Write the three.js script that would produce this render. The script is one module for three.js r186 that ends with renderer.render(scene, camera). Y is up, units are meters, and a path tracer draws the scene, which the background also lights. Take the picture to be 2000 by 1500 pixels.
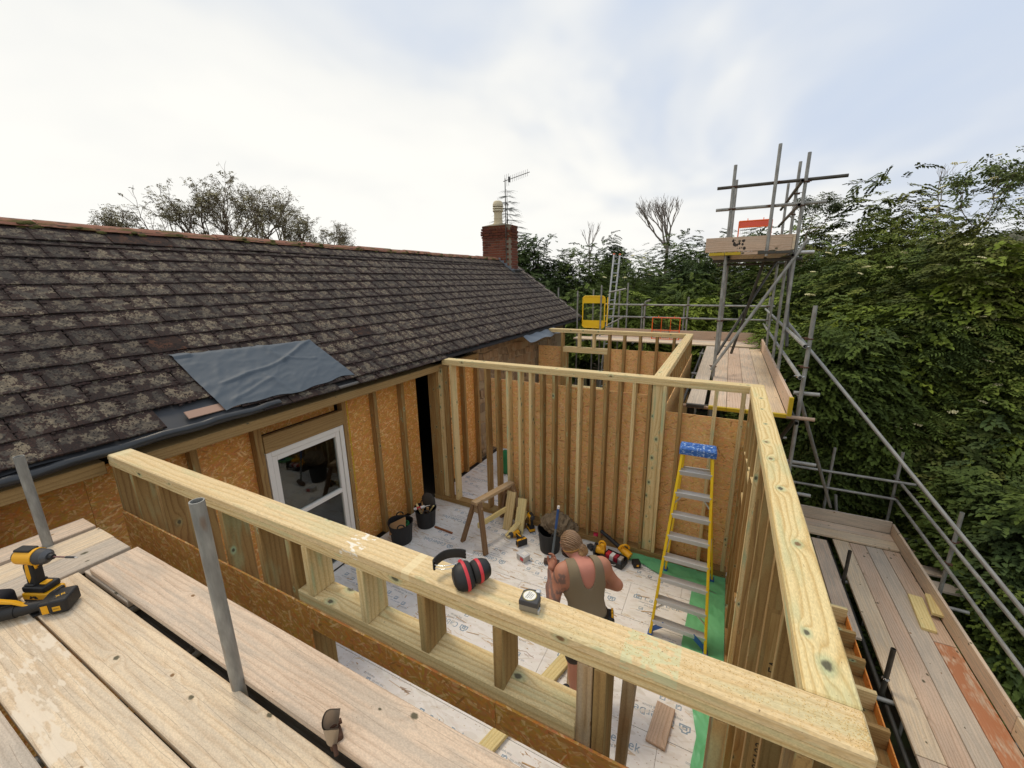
import * as THREE from 'three';
import { mergeGeometries } from 'three/addons/utils/BufferGeometryUtils.js';
import { MarchingCubes } from 'three/addons/objects/MarchingCubes.js';
import { RoundedBoxGeometry } from 'three/addons/geometries/RoundedBoxGeometry.js';

// ---------- camera, sky, sun, exposure ----------
const EYE = 3.86;                       // eye height above the new floor; y values below are relative to the eye
const scene = new THREE.Scene();
const camera = new THREE.PerspectiveCamera(86.17, 4 / 3, 0.05, 2000);
camera.rotation.order = 'YXZ';
camera.position.set(0, EYE, 0);
camera.rotation.set(-14.197 * Math.PI / 180, 27.54 * Math.PI / 180, -0.919 * Math.PI / 180);
camera.updateMatrixWorld();
const renderer = new THREE.WebGLRenderer({ antialias: true });
renderer.toneMapping = THREE.LinearToneMapping;
renderer.toneMappingExposure = 1.0;
renderer.shadowMap.enabled = true;
renderer.shadowMap.type = THREE.PCFSoftShadowMap;

const V = (x, y, z) => new THREE.Vector3(x, y, z);
let seed = 12345;
const rnd = () => { seed = (seed + 0x6D2B79F5) | 0; let t = Math.imul(seed ^ (seed >>> 15), 1 | seed); t = (t + Math.imul(t ^ (t >>> 7), 61 | t)) ^ t; return ((t ^ (t >>> 14)) >>> 0) / 4294967296; };
const rr = (a, b) => a + (b - a) * rnd();
const clamp = (x, a = 0, b = 1) => Math.min(b, Math.max(a, x));
const sst = (a, b, x) => { const t = clamp((x - a) / (b - a)); return t * t * (3 - 2 * t); };
const mix = (a, b, t) => a + (b - a) * t;
const mix3 = (a, b, t) => [mix(a[0], b[0], t), mix(a[1], b[1], t), mix(a[2], b[2], t)];
function hash2(x, y, s) { let h = Math.imul(x, 374761393) + Math.imul(y, 668265263) + Math.imul(s, 1442695041); h = Math.imul(h ^ (h >>> 13), 1274126177); return ((h ^ (h >>> 16)) >>> 0) * 2.3283064365386963e-10; }
// periodic value noise (period px, py cells), x and y not negative
function vn(x, y, px, py, s) {
  const xi = x | 0, yi = y | 0; let fx = x - xi, fy = y - yi;
  fx = fx * fx * (3 - 2 * fx); fy = fy * fy * (3 - 2 * fy);
  const x0 = xi % px, x1 = (xi + 1) % px, y0 = yi % py, y1 = (yi + 1) % py;
  const a = hash2(x0, y0, s), b = hash2(x1, y0, s), c = hash2(x0, y1, s), d = hash2(x1, y1, s), p = a + (b - a) * fx;
  return p + (c + (d - c) * fx - p) * fy;
}
function fbm(x, y, px, py, s, o = 4) { let a = .5, t = 0, n = 0; for (let i = 0; i < o; i++) { t += a * vn(x, y, px, py, s + i * 17); n += a; x *= 2; y *= 2; px *= 2; py *= 2; a *= .5; } return t / n; }
const BIG = 1 << 20;
const n2 = (x, y, s = 1, o = 3) => fbm(x + 5000, y + 5000, BIG, BIG, s, o);

// the sky: bright thin cloud with pale blue openings
{
  const W = 896, H = 448, d = new Float32Array(W * H * 4);
  for (let j = 0; j < H; j++) for (let i = 0; i < W; i++) {
    const phi = ((i + .5) / W - .5) * 2 * Math.PI, th = ((j + .5) / H - .5) * Math.PI;
    const x = Math.cos(th) * Math.cos(phi), z = Math.cos(th) * Math.sin(phi), y = Math.sin(th);
    const k = 1 / (Math.max(y, 0) + .28), cx = x * k, cz = z * k;
    const wx = n2(cx * .5 + 3, cz * .5, 40) - .5, wz = n2(cx * .5 + 9, cz * .5 + 4, 41) - .5;
    const big = n2(cx * .55 + wx * 1.4 + 1.3, cz * .55 + wz * 1.4 + 7.7, 50, 4);
    const mid = n2(cx * 1.25 + wx * 2.6 + 4, cz * 1.25 + wz * 2.6, 61, 5);
    const fine = n2(cx * 3.4 + wx * 4, cz * 3.4 + wz * 4, 71, 5);
    const side = x * .62 - z * .55;                                  // thinner cloud on the wooded side
    const thick = big * .45 + mid * .33 + fine * .22 - side * .13 + .055;
    let cover = sst(.32, .54, thick); cover = mix(cover, 1, sst(.30, .0, y) * .6);
    const blue = [.62, .705, .85], grey = [.69, .735, .80], white = [.99, .985, .96];
    const lum = sst(.30, .68, mid * .45 + fine * .40 + big * .15 - side * .10 + sst(.5, 0, y) * .10);
    let c = mix3(blue, mix3(grey, white, lum), cover);
    c = mix3(c, [1.04, 1.02, .95], .62 * sst(.15, 1, -x * .75 - z * .45 + .15) * cover);   // the bright half of the cloud, where the sun stands
    if (y < 0) c = mix3(c, [.30, .33, .28], sst(0, -.12, y));
    const o = (j * W + i) * 4; d[o] = c[0]; d[o + 1] = c[1]; d[o + 2] = c[2]; d[o + 3] = 1;
  }
  const t = new THREE.DataTexture(d, W, H, THREE.RGBAFormat, THREE.FloatType);
  t.mapping = THREE.EquirectangularReflectionMapping; t.magFilter = THREE.LinearFilter; t.minFilter = THREE.LinearFilter; t.needsUpdate = true;
  scene.background = t; scene.environment = t;
}
const sun = new THREE.DirectionalLight(0xffedd2, 1.5);
sun.position.set(-14, 26, -9); sun.target.position.set(-1.5, 1, -5); sun.castShadow = true; sun.shadow.radius = 30;
sun.shadow.mapSize.set(2048, 2048); Object.assign(sun.shadow.camera, { left: -25, right: 25, top: 25, bottom: -25, near: 1, far: 90 });
scene.add(sun, sun.target);

// ---------- helpers ----------
const FPX = 802, ROT = new THREE.Matrix4().makeRotationFromEuler(camera.rotation);
const ray = (u, v) => V((u - 1000) / FPX, -(v - 750) / FPX, -1).applyMatrix4(ROT);
const onY = (u, v, y) => { const r = ray(u, v); return r.multiplyScalar(y / r.y).add(V(0, EYE, 0)); };
const onZ = (u, v, z) => { const r = ray(u, v); return r.multiplyScalar(z / r.z).add(V(0, EYE, 0)); };
const onX = (u, v, x) => { const r = ray(u, v); return r.multiplyScalar(x / r.x).add(V(0, EYE, 0)); };
const atD = (u, v, d) => { const r = ray(u, v); return r.multiplyScalar(d / Math.hypot(r.x, r.z)).add(V(0, EYE, 0)); };

const used = {};
function uname(n) { if (!(n in used)) { used[n] = 0; return n; } used[n]++; return n + '_' + String(used[n]).padStart(3, '0'); }
function thing(name, label, category, group, kind) {
  const o = new THREE.Group(); o.name = uname(name); scene.add(o);
  o.userData = {}; if (label) o.userData.label = label; if (category) o.userData.category = category;
  if (group) o.userData.group = group; if (kind) o.userData.kind = kind;
  return o;
}
function part(parent, name, geo, mat, kind) {
  const m = new THREE.Mesh(geo, mat); m.name = name; m.castShadow = m.receiveShadow = true; if (kind) m.userData.kind = kind;
  parent.add(m); return m;
}
function finish(g) {            // put the group at the base of what it holds
  g.updateMatrixWorld(true);
  const b = new THREE.Box3().setFromObject(g), p = V((b.min.x + b.max.x) / 2, b.min.y, (b.min.z + b.max.z) / 2);
  g.children.forEach(c => c.position.sub(p)); g.position.add(p); return g;
}
function cloneThing(src, pos, turn, label, group) {
  const c = src.clone(); c.name = uname(src.name.replace(/_\d{3}$/, '')); c.userData = { ...src.userData };
  if (pos) c.position.copy(pos); if (turn !== undefined) c.rotation.y = turn;
  if (label) c.userData.label = label; if (group) c.userData.group = group; scene.add(c); return c;
}
const mg = a => mergeGeometries(a.map(g => g.index ? g.toNonIndexed() : g), false);

// chamfered box centred on the origin; uv in wood-texture units, grain along axis ga
function cbox(w, h, d, c = .003, ga = -1, jit = 0) {
  const S = [w / 2, h / 2, d / 2]; c = Math.min(c, S[0] * .45, S[1] * .45, S[2] * .45);
  if (ga < 0) ga = w >= h && w >= d ? 0 : h >= d ? 1 : 2;
  const ou = rnd(), ov = rnd(), J = {};
  const pt = (sx, sy, sz, ax) => {
    const s = [sx, sy, sz], p = [0, 1, 2].map(i => s[i] * (S[i] - (i === ax ? 0 : c)));
    if (jit) { const k = sx + ',' + sy + ',' + sz; J[k] = J[k] || [rr(-jit, jit), rr(-jit, jit), rr(-jit, jit)]; for (let i = 0; i < 3; i++) p[i] += J[k][i]; }
    return p;
  };
  const pos = [], uv = [];
  const tri = (a, b, cc, n) => {
    const e1 = [0, 1, 2].map(i => b[i] - a[i]), e2 = [0, 1, 2].map(i => cc[i] - a[i]);
    const x = [e1[1] * e2[2] - e1[2] * e2[1], e1[2] * e2[0] - e1[0] * e2[2], e1[0] * e2[1] - e1[1] * e2[0]];
    const v = x[0] * n[0] + x[1] * n[1] + x[2] * n[2] < 0 ? [a, cc, b] : [a, b, cc];
    const an = n.map(Math.abs), dom = an[0] >= an[1] && an[0] >= an[2] ? 0 : an[1] >= an[2] ? 1 : 2;
    for (const p of v) {
      pos.push(...p); let U, W;
      if (dom === ga) { U = p[(ga + 1) % 3] * .3; W = p[(ga + 2) % 3]; } else { U = p[ga]; W = p[3 - ga - dom]; }
      uv.push(U / 2.4 + ou, W / .3 + ov + dom * .31);
    }
  };
  for (let ax = 0; ax < 3; ax++) for (const s of [-1, 1]) {
    const b = (ax + 1) % 3, e = (ax + 2) % 3, n = [0, 0, 0]; n[ax] = s;
    const P = (i, j) => { const q = [0, 0, 0]; q[ax] = s; q[b] = i; q[e] = j; return pt(q[0], q[1], q[2], ax); };
    tri(P(-1, -1), P(1, -1), P(1, 1), n); tri(P(-1, -1), P(1, 1), P(-1, 1), n);
  }
  for (let ax = 0; ax < 3; ax++) { const b = (ax + 1) % 3, e = (ax + 2) % 3; for (const i of [-1, 1]) for (const j of [-1, 1]) {
    const q = k => { const s = [0, 0, 0]; s[ax] = k; s[b] = i; s[e] = j; return s; }, n = [0, 0, 0]; n[b] = i; n[e] = j;
    const A = pt(...q(-1), b), B = pt(...q(1), b), C = pt(...q(1), e), D = pt(...q(-1), e); tri(A, B, C, n); tri(A, C, D, n);
  } }
  for (const i of [-1, 1]) for (const j of [-1, 1]) for (const k of [-1, 1]) tri(pt(i, j, k, 0), pt(i, j, k, 1), pt(i, j, k, 2), [i, j, k]);
  const g = new THREE.BufferGeometry();
  g.setAttribute('position', new THREE.Float32BufferAttribute(pos, 3)); g.setAttribute('uv', new THREE.Float32BufferAttribute(uv, 2)); g.computeVertexNormals();
  return g;
}
// box between two corners, y relative to the eye
function bx(x0, x1, y0, y1, z0, z1, c = .003, ga = -1, jit = 0) {
  return cbox(Math.abs(x1 - x0), Math.abs(y1 - y0), Math.abs(z1 - z0), c, ga, jit).translate((x0 + x1) / 2, (y0 + y1) / 2 + EYE, (z0 + z1) / 2);
}
// board/bar from p to q (world), section a (sideways) x b (towards up)
function bar(p, q, a, b, up = V(0, 1, 0), c = .003) {
  const d = q.clone().sub(p), L = d.length(); d.normalize();
  const g = cbox(a, b, L, c, 2), s = V().crossVectors(up, d);
  if (s.lengthSq() < 1e-6) s.set(1, 0, 0); s.normalize();
  const t = V().crossVectors(d, s);
  return g.applyMatrix4(new THREE.Matrix4().makeBasis(s, t, d).setPosition(p.clone().add(q).multiplyScalar(.5)));
}
function orient(g, p, q) {      // geometry made along +y from 0, placed from p to q
  const d = q.clone().sub(p).normalize();
  return g.applyQuaternion(new THREE.Quaternion().setFromUnitVectors(V(0, 1, 0), d)).translate(p.x, p.y, p.z);
}
function pipe(p, q, r = .0242, seg = 12) {
  const L = p.distanceTo(q), ri = r * .82;
  const g = new THREE.LatheGeometry([new THREE.Vector2(ri, 0), new THREE.Vector2(r, 0), new THREE.Vector2(r, L), new THREE.Vector2(ri, L), new THREE.Vector2(ri, 0)], seg).toNonIndexed();
  g.computeVertexNormals();
  const P = g.attributes.position, N = g.attributes.normal, uv = g.attributes.uv;      // round the sides, keep the rims sharp
  for (let i = 0; i < P.count; i++) { if (Math.abs(N.getY(i)) < .5) { const x = P.getX(i), z = P.getZ(i), l = Math.hypot(x, z), o = l > r * .9 ? 1 : -1; N.setXYZ(i, o * x / l, 0, o * z / l); } uv.setXY(i, Math.atan2(P.getZ(i), P.getX(i)) / 6.28, P.getY(i) * .9); }
  return orient(g, p, q);
}
const cyl = (p, q, r0, r1 = r0, seg = 10) => { const L = p.distanceTo(q); return orient(new THREE.CylinderGeometry(r1, r0, L, seg).translate(0, L / 2, 0), p, q); };
const rbox = (w, h, d, r = .005, s = 2) => new RoundedBoxGeometry(w, h, d, s, r);
function extrude(pts, depth, bevel = .004, holes) {
  const s = new THREE.Shape(pts.map(p => new THREE.Vector2(p[0], p[1]))); if (holes) for (const h of holes) s.holes.push(new THREE.Path(h.map(p => new THREE.Vector2(p[0], p[1]))));
  return new THREE.ExtrudeGeometry(s, { depth: depth - bevel * 2, bevelEnabled: true, bevelThickness: bevel, bevelSize: bevel, bevelOffset: -bevel, bevelSegments: 2, curveSegments: 6 }).translate(0, 0, -depth / 2 + bevel);
}
// ---------- textures and materials ----------
function tex(w, h, fn, srgb = true) {
  const d = new Uint8Array(w * h * 4);
  for (let j = 0; j < h; j++) for (let i = 0; i < w; i++) { const c = fn(i / w, j / h, i, j), o = (j * w + i) * 4; if (typeof c === 'number') { d[o] = d[o + 1] = d[o + 2] = clamp(c) * 255; } else { d[o] = clamp(c[0], 0, 255); d[o + 1] = clamp(c[1], 0, 255); d[o + 2] = clamp(c[2], 0, 255); } d[o + 3] = 255; }
  const t = new THREE.DataTexture(d, w, h, THREE.RGBAFormat); t.wrapS = t.wrapT = THREE.RepeatWrapping; t.magFilter = THREE.LinearFilter; t.minFilter = THREE.LinearMipmapLinearFilter; t.generateMipmaps = true; t.anisotropy = 8;
  if (srgb) t.colorSpace = THREE.SRGBColorSpace; t.needsUpdate = true; return t;
}
function canvasTex(w, h, draw, wrap = true) {
  const c = document.createElement('canvas'); c.width = w; c.height = h; draw(c.getContext('2d'), w, h);
  const t = new THREE.CanvasTexture(c); t.colorSpace = THREE.SRGBColorSpace; t.anisotropy = 8; if (wrap) t.wrapS = t.wrapT = THREE.RepeatWrapping; return t;
}
const std = (o) => new THREE.MeshStandardMaterial(o);
// sawn timber: 2.4 m along u, 0.3 m along v (or lu x lv for one whole board)
function timber(s, o) {
  const { light, dark, green = 0, knots = 7, rings = 9, w = 1024, h = 160, lu = 2.4, lv = .3, grey = 0, blot = .12, contrast = 1, own, crack = 0 } = o;
  const K = own || []; if (!own) for (let i = 0; i < knots; i++) K.push([hash2(i, 1, s), hash2(i, 2, s), .005 + .011 * hash2(i, 3, s), hash2(i, 4, s)]);
  const pu = Math.max(2, Math.round(lu * 2)), pv = Math.max(1, Math.round(lv * 10));
  return tex(w, h, (u, v) => {
    let r = v * rings + 2.2 * fbm(u * pu * .5, v * pv, Math.max(1, pu >> 1), pv, s, 3) + .35 * fbm(u * pu * 3, v * pv * 3, pu * 3, pv * 3, s + 5, 2);
    let kn = 0, kg = 0;
    for (const k of K) {
      let du = Math.abs(u - k[0]); if (du > .5) du = 1 - du; let dv = Math.abs(v - k[1]); if (dv > .5) dv = 1 - dv; du *= lu; dv *= lv;
      const e = du * du / (k[2] * k[2] * 26) + dv * dv / (k[2] * k[2] * 6); if (e < 6) r += 1.5 * Math.exp(-e * 1.2);
      const q = Math.sqrt(du * du / 2.2 + dv * dv) / k[2] + .3 * (vn(u * 300, v * 60, 300, 60, s + 8) - .5);
      kn = Math.max(kn, sst(1.15, .55, q)); kg = Math.max(kg, sst(2.6, .9, q));
    }
    const f = r - Math.floor(r), ring = f < .72 ? f / .72 : (1 - f) / .28;
    const fib = vn(u * 90, v * 220, 90, 220, s + 3), bl = fbm(u * pu, v * pv * .5 + .2, pu, Math.max(1, pv >> 1), s + 11, 3);
    let t = clamp((Math.pow(ring, 2.6) * .72 + (fib - .5) * .28 + (bl - .5) * blot * 3) * contrast);
    let c = mix3(light, dark, t);
    if (green) { const g = sst(.52, .8, fbm(u * pu * 1.5, v * 2 * pv, pu * 1.5 | 0 || 1, 2 * pv, s + 21, 3)) * green + kg * Math.min(.75, green * 1.8); c = mix3(c, [164, 182, 144], clamp(g)); }
    if (grey) c = mix3(c, [176, 166, 152], grey * sst(.35, .7, fbm(u * pu * 2, v * pv * 4, pu * 2, pv * 4, s + 31, 3)));
    if (crack) { const q = v * 11 + 1.6 * fbm(u * pu, v * 3, pu, 3, s + 61, 3), e = Math.abs(q - Math.round(q)), on = sst(.50, .62, fbm(u * pu * 2, v * 11, pu * 2, 11, s + 63, 2)); c = mix3(c, [88, 72, 60], crack * on * sst(.035, .008, e)); const sc = vn(u * 34, v * 150, 34, 150, s + 67); c = mix3(c, [228, 212, 192], crack * .5 * sst(.86, .96, sc) * sst(.4, .6, bl)); c = mix3(c, [112, 92, 76], crack * .45 * sst(.88, .97, vn(u * 60, v * 200, 60, 200, s + 69))); }
    if (kn > 0) c = mix3(c, hash2(Math.floor(u * 12), 3, s) > .35 ? [78, 74, 56] : [118, 86, 52], kn * .85);
    const nail = vn(u * 260, v * 46, 260, 46, s + 77); if (nail > .985) c = mix3(c, [86, 64, 44], .7);
    const sp = .94 + .12 * vn(u * 500, v * 120, 500, 120, s + 55); return [c[0] * sp, c[1] * sp, c[2] * sp];
  });
}
const PL = [218, 196, 146], PD = [188, 156, 100];
const pineT = [1, 2, 3, 4].map(i => timber(i * 101, { light: PL, dark: i === 3 ? [176, 140, 84] : PD, green: i === 4 ? .75 : .28, knots: 8 + i }));
const pine = pineT.map(t => std({ map: t, roughness: .78, bumpMap: t, bumpScale: .0012 }));
const pick = a => a[Math.floor(rnd() * a.length)];
const studT = [5, 6, 7].map(i => timber(i * 133, { light: [160, 128, 78], dark: i === 6 ? [116, 82, 44] : [128, 98, 54], green: i === 7 ? .5 : .18, knots: 11 }));
const stud = studT.map(t => std({ map: t, roughness: .82, bumpMap: t, bumpScale: .001 }));
const oldPine = std({ map: timber(777, { light: [178, 150, 112], dark: [138, 108, 72], grey: .35, knots: 6 }), roughness: .85 });
const headT = timber(880, { light: [160, 132, 86], dark: [132, 104, 62], knots: 3 }); const headM = std({ map: headT, roughness: .82 });
const yellowPine = std({ map: timber(901, { light: [226, 208, 150], dark: [204, 178, 112], green: .15, knots: 3 }), roughness: .7 });

// oriented strand board, 1.2 m square
function osbTex(s, base) {
  return canvasTex(1024, 1024, (g, w, h) => {
    g.fillStyle = `rgb(${base})`; g.fillRect(0, 0, w, h); const keep = seed; seed = s;
    for (let i = 0; i < 9000; i++) {
      const x = rnd() * w, y = rnd() * h, L = rr(18, 95), T = rr(5, 20), a = rr(-.75, .75) + (rnd() < .3 ? Math.PI / 2 : 0), k = rnd();
      const c = k < .045 ? [168, 112, 60] : k < .20 ? [244, 210, 154] : [mix(base[0] - 16, base[0] + 16, rnd()), mix(base[1] - 18, base[1] + 16, rnd()), mix(base[2] - 18, base[2] + 16, rnd())];
      g.fillStyle = `rgba(${c.map(q => Math.round(q))},${rr(.3, .8)})`;
      for (const ox of [-w, 0, w]) for (const oy of [-h, 0, h]) { if (x + ox < -90 || x + ox > w + 90 || y + oy < -90 || y + oy > h + 90) continue;
        g.save(); g.translate(x + ox, y + oy); g.rotate(a); g.beginPath(); g.moveTo(-L / 2, -T * .3); g.lineTo(L * .35, -T / 2); g.lineTo(L / 2, T * .1); g.lineTo(-L * .3, T / 2); g.closePath(); g.fill(); g.restore(); }
    }
    seed = keep;
  });
}
const osbA = osbTex(71, [228, 180, 118]), osbB = osbTex(97, [208, 146, 72]);
const osbM = [osbA, osbB].map(t => std({ map: t, roughness: .72, bumpMap: t, bumpScale: .0015 }));
function osbUV(g) {             // remap the timber uv of cbox to square metres
  const p = g.attributes.position, n = g.attributes.normal, uv = g.attributes.uv, ou = rnd(), ov = rnd();
  for (let i = 0; i < p.count; i++) { const a = Math.abs(n.getX(i)), b = Math.abs(n.getY(i)); const U = a > .6 ? p.getZ(i) : p.getX(i), W = b > .6 ? p.getZ(i) : p.getY(i); uv.setXY(i, U / 1.2 + ou, W / 1.2 + ov); }
  return g;
}
const osbBx = (...a) => osbUV(bx(...a));
// weathered scaffold boards
const SB = [[196, 172, 146], [158, 134, 112]];
const boardT = [0, 1, 2, 3].map(i => timber(1300 + i * 37, { light: [[222, 202, 172], [214, 192, 168], [200, 186, 168], [208, 182, 158]][i], dark: [[192, 164, 130], [180, 154, 130], [164, 148, 130], [168, 138, 114]][i], grey: [.3, .5, .6, .2][i], knots: 5, contrast: .8, blot: .3, rings: 10, crack: .34, w: 1024, h: 256 }));
const boardM = boardT.map(t => std({ map: t, roughness: .9, bumpMap: t, bumpScale: .002 }));
// a board with plaster spilt on it / one stained red
function spilt(base, cover, th, s, w = .06) { return tex(1024, 256, (u, v, i, j) => { const o = (j * 1024 + i) * 4, d = boardT[base].image.data; const n = fbm(u * 14, v * 4, 14, 4, s, 5) * .6 + fbm(u * 40, v * 22, 40, 22, s + 4, 3) * .4; const k = sst(th, th + w, n + .22 * Math.exp(-((v - .5) ** 2) * 9)); return mix3([d[o], d[o + 1], d[o + 2]], cover, k * .82); }); }
const boardPlaster = std({ map: spilt(0, [226, 212, 190], .70, 9), roughness: .92 });
const boardRed = std({ map: spilt(3, [178, 112, 74], .42, 19, .3), roughness: .92 });
// metals and plastics
const galvT = tex(256, 256, (u, v) => { const a = fbm(u * 4, v * 12, 4, 12, 3, 4), b = vn(u * 40, v * 60, 40, 60, 5); const c = mix(118, 168, clamp(a * 1.1 + (b - .5) * .2)); const rust = sst(.66, .82, fbm(u * 3, v * 7, 3, 7, 91, 4)); return mix3([c, c, c * .97], [124, 96, 76], rust * .6); });
const galv = std({ map: galvT, roughness: .5, metalness: .25 });
const galvDark = std({ map: galvT, color: 0x8a8680, roughness: .55, metalness: .4 });
const rusty = std({ color: 0x5a3f30, roughness: .75, metalness: .4 });
const bronze = std({ color: 0x7a6348, roughness: .42, metalness: .65 });
const alu = std({ color: 0xc4c6c8, roughness: .4, metalness: .55 });
const chrome = std({ color: 0xdddddd, roughness: .15, metalness: 1 });
const black = std({ color: 0x1b1b1c, roughness: .55 }), rubber = std({ color: 0x242322, roughness: .75 }), dkgrey = std({ color: 0x3c3c3e, roughness: .6 });
const toolY = std({ color: 0xe8a912, roughness: .45 }), ladderY = std({ color: 0xe8c40c, roughness: .42 }), ladderB = std({ color: 0x2a5ea8, roughness: .5 });
const red = std({ color: 0xc8323c, roughness: .45 }), orange = std({ color: 0xe8641e, roughness: .55 }), gateY = std({ color: 0xf6c81c, roughness: .5 }), endY = std({ color: 0xbfa31a, roughness: .55 });
const white = std({ color: 0xe6e4df, roughness: .5 }), paperW = std({ color: 0xe4e2de, roughness: .8 }), lead = std({ color: 0x7c838c, roughness: .6, metalness: .2 });
const greenM = std({ color: 0x1f7a48, roughness: .55 }), cardboard = std({ color: 0xb08a60, roughness: .9 }), ply = std({ map: osbA, color: 0xf0c28a, roughness: .75 });
// ---------- ground ----------
const groundH = (x, z) => { const bank = sst(3.4, 14, x) * 7 + sst(13, 45, x) * 5, back = sst(-14, -34, z) * 1.5; return -3.1 + bank + back + (n2(x * .4, z * .4, 7) - .5) * .5; };
{
  const N = 150, pos = [], idx = [], uv = [];
  const warp = t => Math.sign(t) * (Math.abs(t) * 30 + Math.pow(Math.abs(t), 5) * 370);
  for (let j = 0; j <= N; j++) for (let i = 0; i <= N; i++) { const x = warp(i / N * 2 - 1) + 2, z = warp(j / N * 2 - 1) - 8; pos.push(x, groundH(x, z), z); uv.push(x / 3, z / 3); }
  for (let j = 0; j < N; j++) for (let i = 0; i < N; i++) { const a = j * (N + 1) + i; idx.push(a, a + N + 1, a + 1, a + 1, a + N + 1, a + N + 2); }
  const g = new THREE.BufferGeometry(); g.setAttribute('position', new THREE.Float32BufferAttribute(pos, 3)); g.setAttribute('uv', new THREE.Float32BufferAttribute(uv, 2)); g.setIndex(idx); g.computeVertexNormals();
  const t = tex(512, 512, (u, v) => { const a = fbm(u * 8, v * 8, 8, 8, 3, 5), b = vn(u * 80, v * 80, 80, 80, 4); return mix3(mix3([58, 48, 34], [66, 74, 36], sst(.42, .6, a)), [92, 80, 56], b * .3); });
  const m = new THREE.Mesh(g, std({ map: t, roughness: 1 })); m.name = 'ground'; m.receiveShadow = true; m.userData = { kind: 'structure', label: 'dark earth and leaf litter under the trees' }; scene.add(m);
}
// ---------- extension floor: printed chipboard sheets ----------
{
  const logo = (g, x, y, s) => { g.save(); g.translate(x, y); g.scale(s, s); g.lineWidth = 5; g.strokeStyle = '#8097aa'; g.beginPath(); g.moveTo(2, 16); g.lineTo(2, 34); g.lineTo(40, 34); g.lineTo(40, 16); g.lineTo(30, 10); g.lineTo(30, 4); g.lineTo(12, 4); g.lineTo(12, 10); g.closePath(); g.stroke(); g.strokeRect(14, 18, 14, 10); g.restore(); };
  const mk = s => canvasTex(1024, 256, (g, w, h) => {
    g.fillStyle = '#e9e6e1'; g.fillRect(0, 0, w, h); const keep = seed; seed = s * 977;
    for (let i = 0; i < 500; i++) { g.fillStyle = `rgba(${rnd() < .5 ? '208,200,188' : '244,242,240'},${rr(.05, .3)})`; g.beginPath(); g.ellipse(rnd() * w, rnd() * h, rr(4, 50), rr(2, 12), rr(-.6, .6), 0, 7); g.fill(); }
    for (let k = 0; k < 3; k++) {
      g.save(); const x = 60 + k * 350 + rr(-20, 20); g.translate(x, 120); if ((k + s) % 2) { g.translate(230, 0); g.rotate(Math.PI); }
      logo(g, 0, -66, .95); g.fillStyle = '#7f96a8'; g.font = '40px sans-serif'; g.fillText('CaberDek', 54, -32);
      g.fillStyle = 'rgba(70,84,98,.8)'; g.font = '13px sans-serif'; g.fillText('chipboard flooring 22mm', 30, -12); g.fillText('this side up', 60, 4);
      for (let i = 0; i < 3; i++) { g.strokeStyle = '#7b93a8'; g.lineWidth = 3; const xx = 40 + i * 62, yy = 20 + i * 14; g.strokeRect(xx, yy, 18, 16); g.beginPath(); g.moveTo(xx + 4, yy + 20); g.lineTo(xx + 16, yy + 6); g.stroke(); g.fillStyle = 'rgba(80,96,110,.7)'; g.font = '10px sans-serif'; g.fillText('max span 600', xx - 12, yy + 32); }
      g.restore();
    }
    for (let i = 0; i < 46; i++) { g.strokeStyle = `rgba(${pick(['168,128,84', '186,156,112', '120,92,68'])},${rr(.2, .6)})`; g.lineWidth = rr(1, 5); let x = rnd() * w, y = rnd() * h; g.beginPath(); g.moveTo(x, y); for (let k = 0; k < 5; k++) { x += rr(-30, 40); y += rr(-8, 9); g.lineTo(x, y); } g.stroke(); }
    for (let i = 0; i < 40; i++) { g.fillStyle = `rgba(214,208,198,${rr(.3, .8)})`; g.beginPath(); g.ellipse(rnd() * w, rnd() * h, rr(6, 40), rr(2, 9), rr(-.5, .5), 0, 7); g.fill(); }
    for (let i = 0; i < 240; i++) { g.fillStyle = `rgba(${pick(['150,112,70', '196,168,124', '96,76,60'])},${rr(.25, .7)})`; g.fillRect(rnd() * w, rnd() * h, rr(1, 7), rr(1, 3)); }
    seed = keep;
  });
  const mats = [1, 2, 3, 4].map(s => std({ map: mk(s), roughness: .6 }));
  const f = new THREE.Group(); f.name = 'floor'; f.userData = { kind: 'structure', label: 'floor of white printed chipboard sheets' }; scene.add(f);
  part(f, 'joist_platform', bx(-4.46, .46, -4.12, -3.885, -10.1, -1.16, .003), stud[0]);
  let row = 0;
  for (let z = -1.16; z > -10.08; z -= .598, row++) {
    const z1 = Math.max(z - .596, -10.1); let x = -4.46 - [0, 1.1, .5, 1.7][row % 4];
    for (; x < .46; x += 2.4) {
      const a = Math.max(x, -4.46), b = Math.min(x + 2.397, .46); if (b - a < .03) continue;
      if (z1 < -5.6 && a > -.6) continue;
      const g = bx(a, b, -3.884, -3.86 + rr(-.0015, .0015), z1, z - .0025, .0012, 0), uv = g.attributes.uv, p = g.attributes.position, fl = rnd() < .5, v = (row + Math.round(x)) & 3;
      for (let i = 0; i < p.count; i++) { let U = (p.getX(i) - x) / 2.4, W = (z - p.getZ(i)) / .6; if (fl) { U = 1 - U; W = 1 - W; } uv.setXY(i, U, W); }
      part(f, 'floor_board', g, mats[v]);
    }
  }
  // posts carrying it
  for (const x of [-4.2, -2, .3]) for (const z of [-1.4, -5.4, -9.9]) part(f, 'post', bx(x - .05, x + .05, groundH(x, z) - EYE - .1, -4.12, z - .05, z + .05), stud[1]);
}
// ---------- the old house ----------
const house = thing('house', 'long low house with mossy slate-grey tiled roof and brick chimney', 'house');
const T = .70, EX = -4.12, EYY = -1.2, CA = 1 / Math.hypot(1, T), SA = T * CA;       // roof pitch, eaves edge
const roofP = (s, z, lift = 0) => V(EX - s * CA - lift * -SA * 1, EYY + EYE + s * SA + lift * CA, z);
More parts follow.
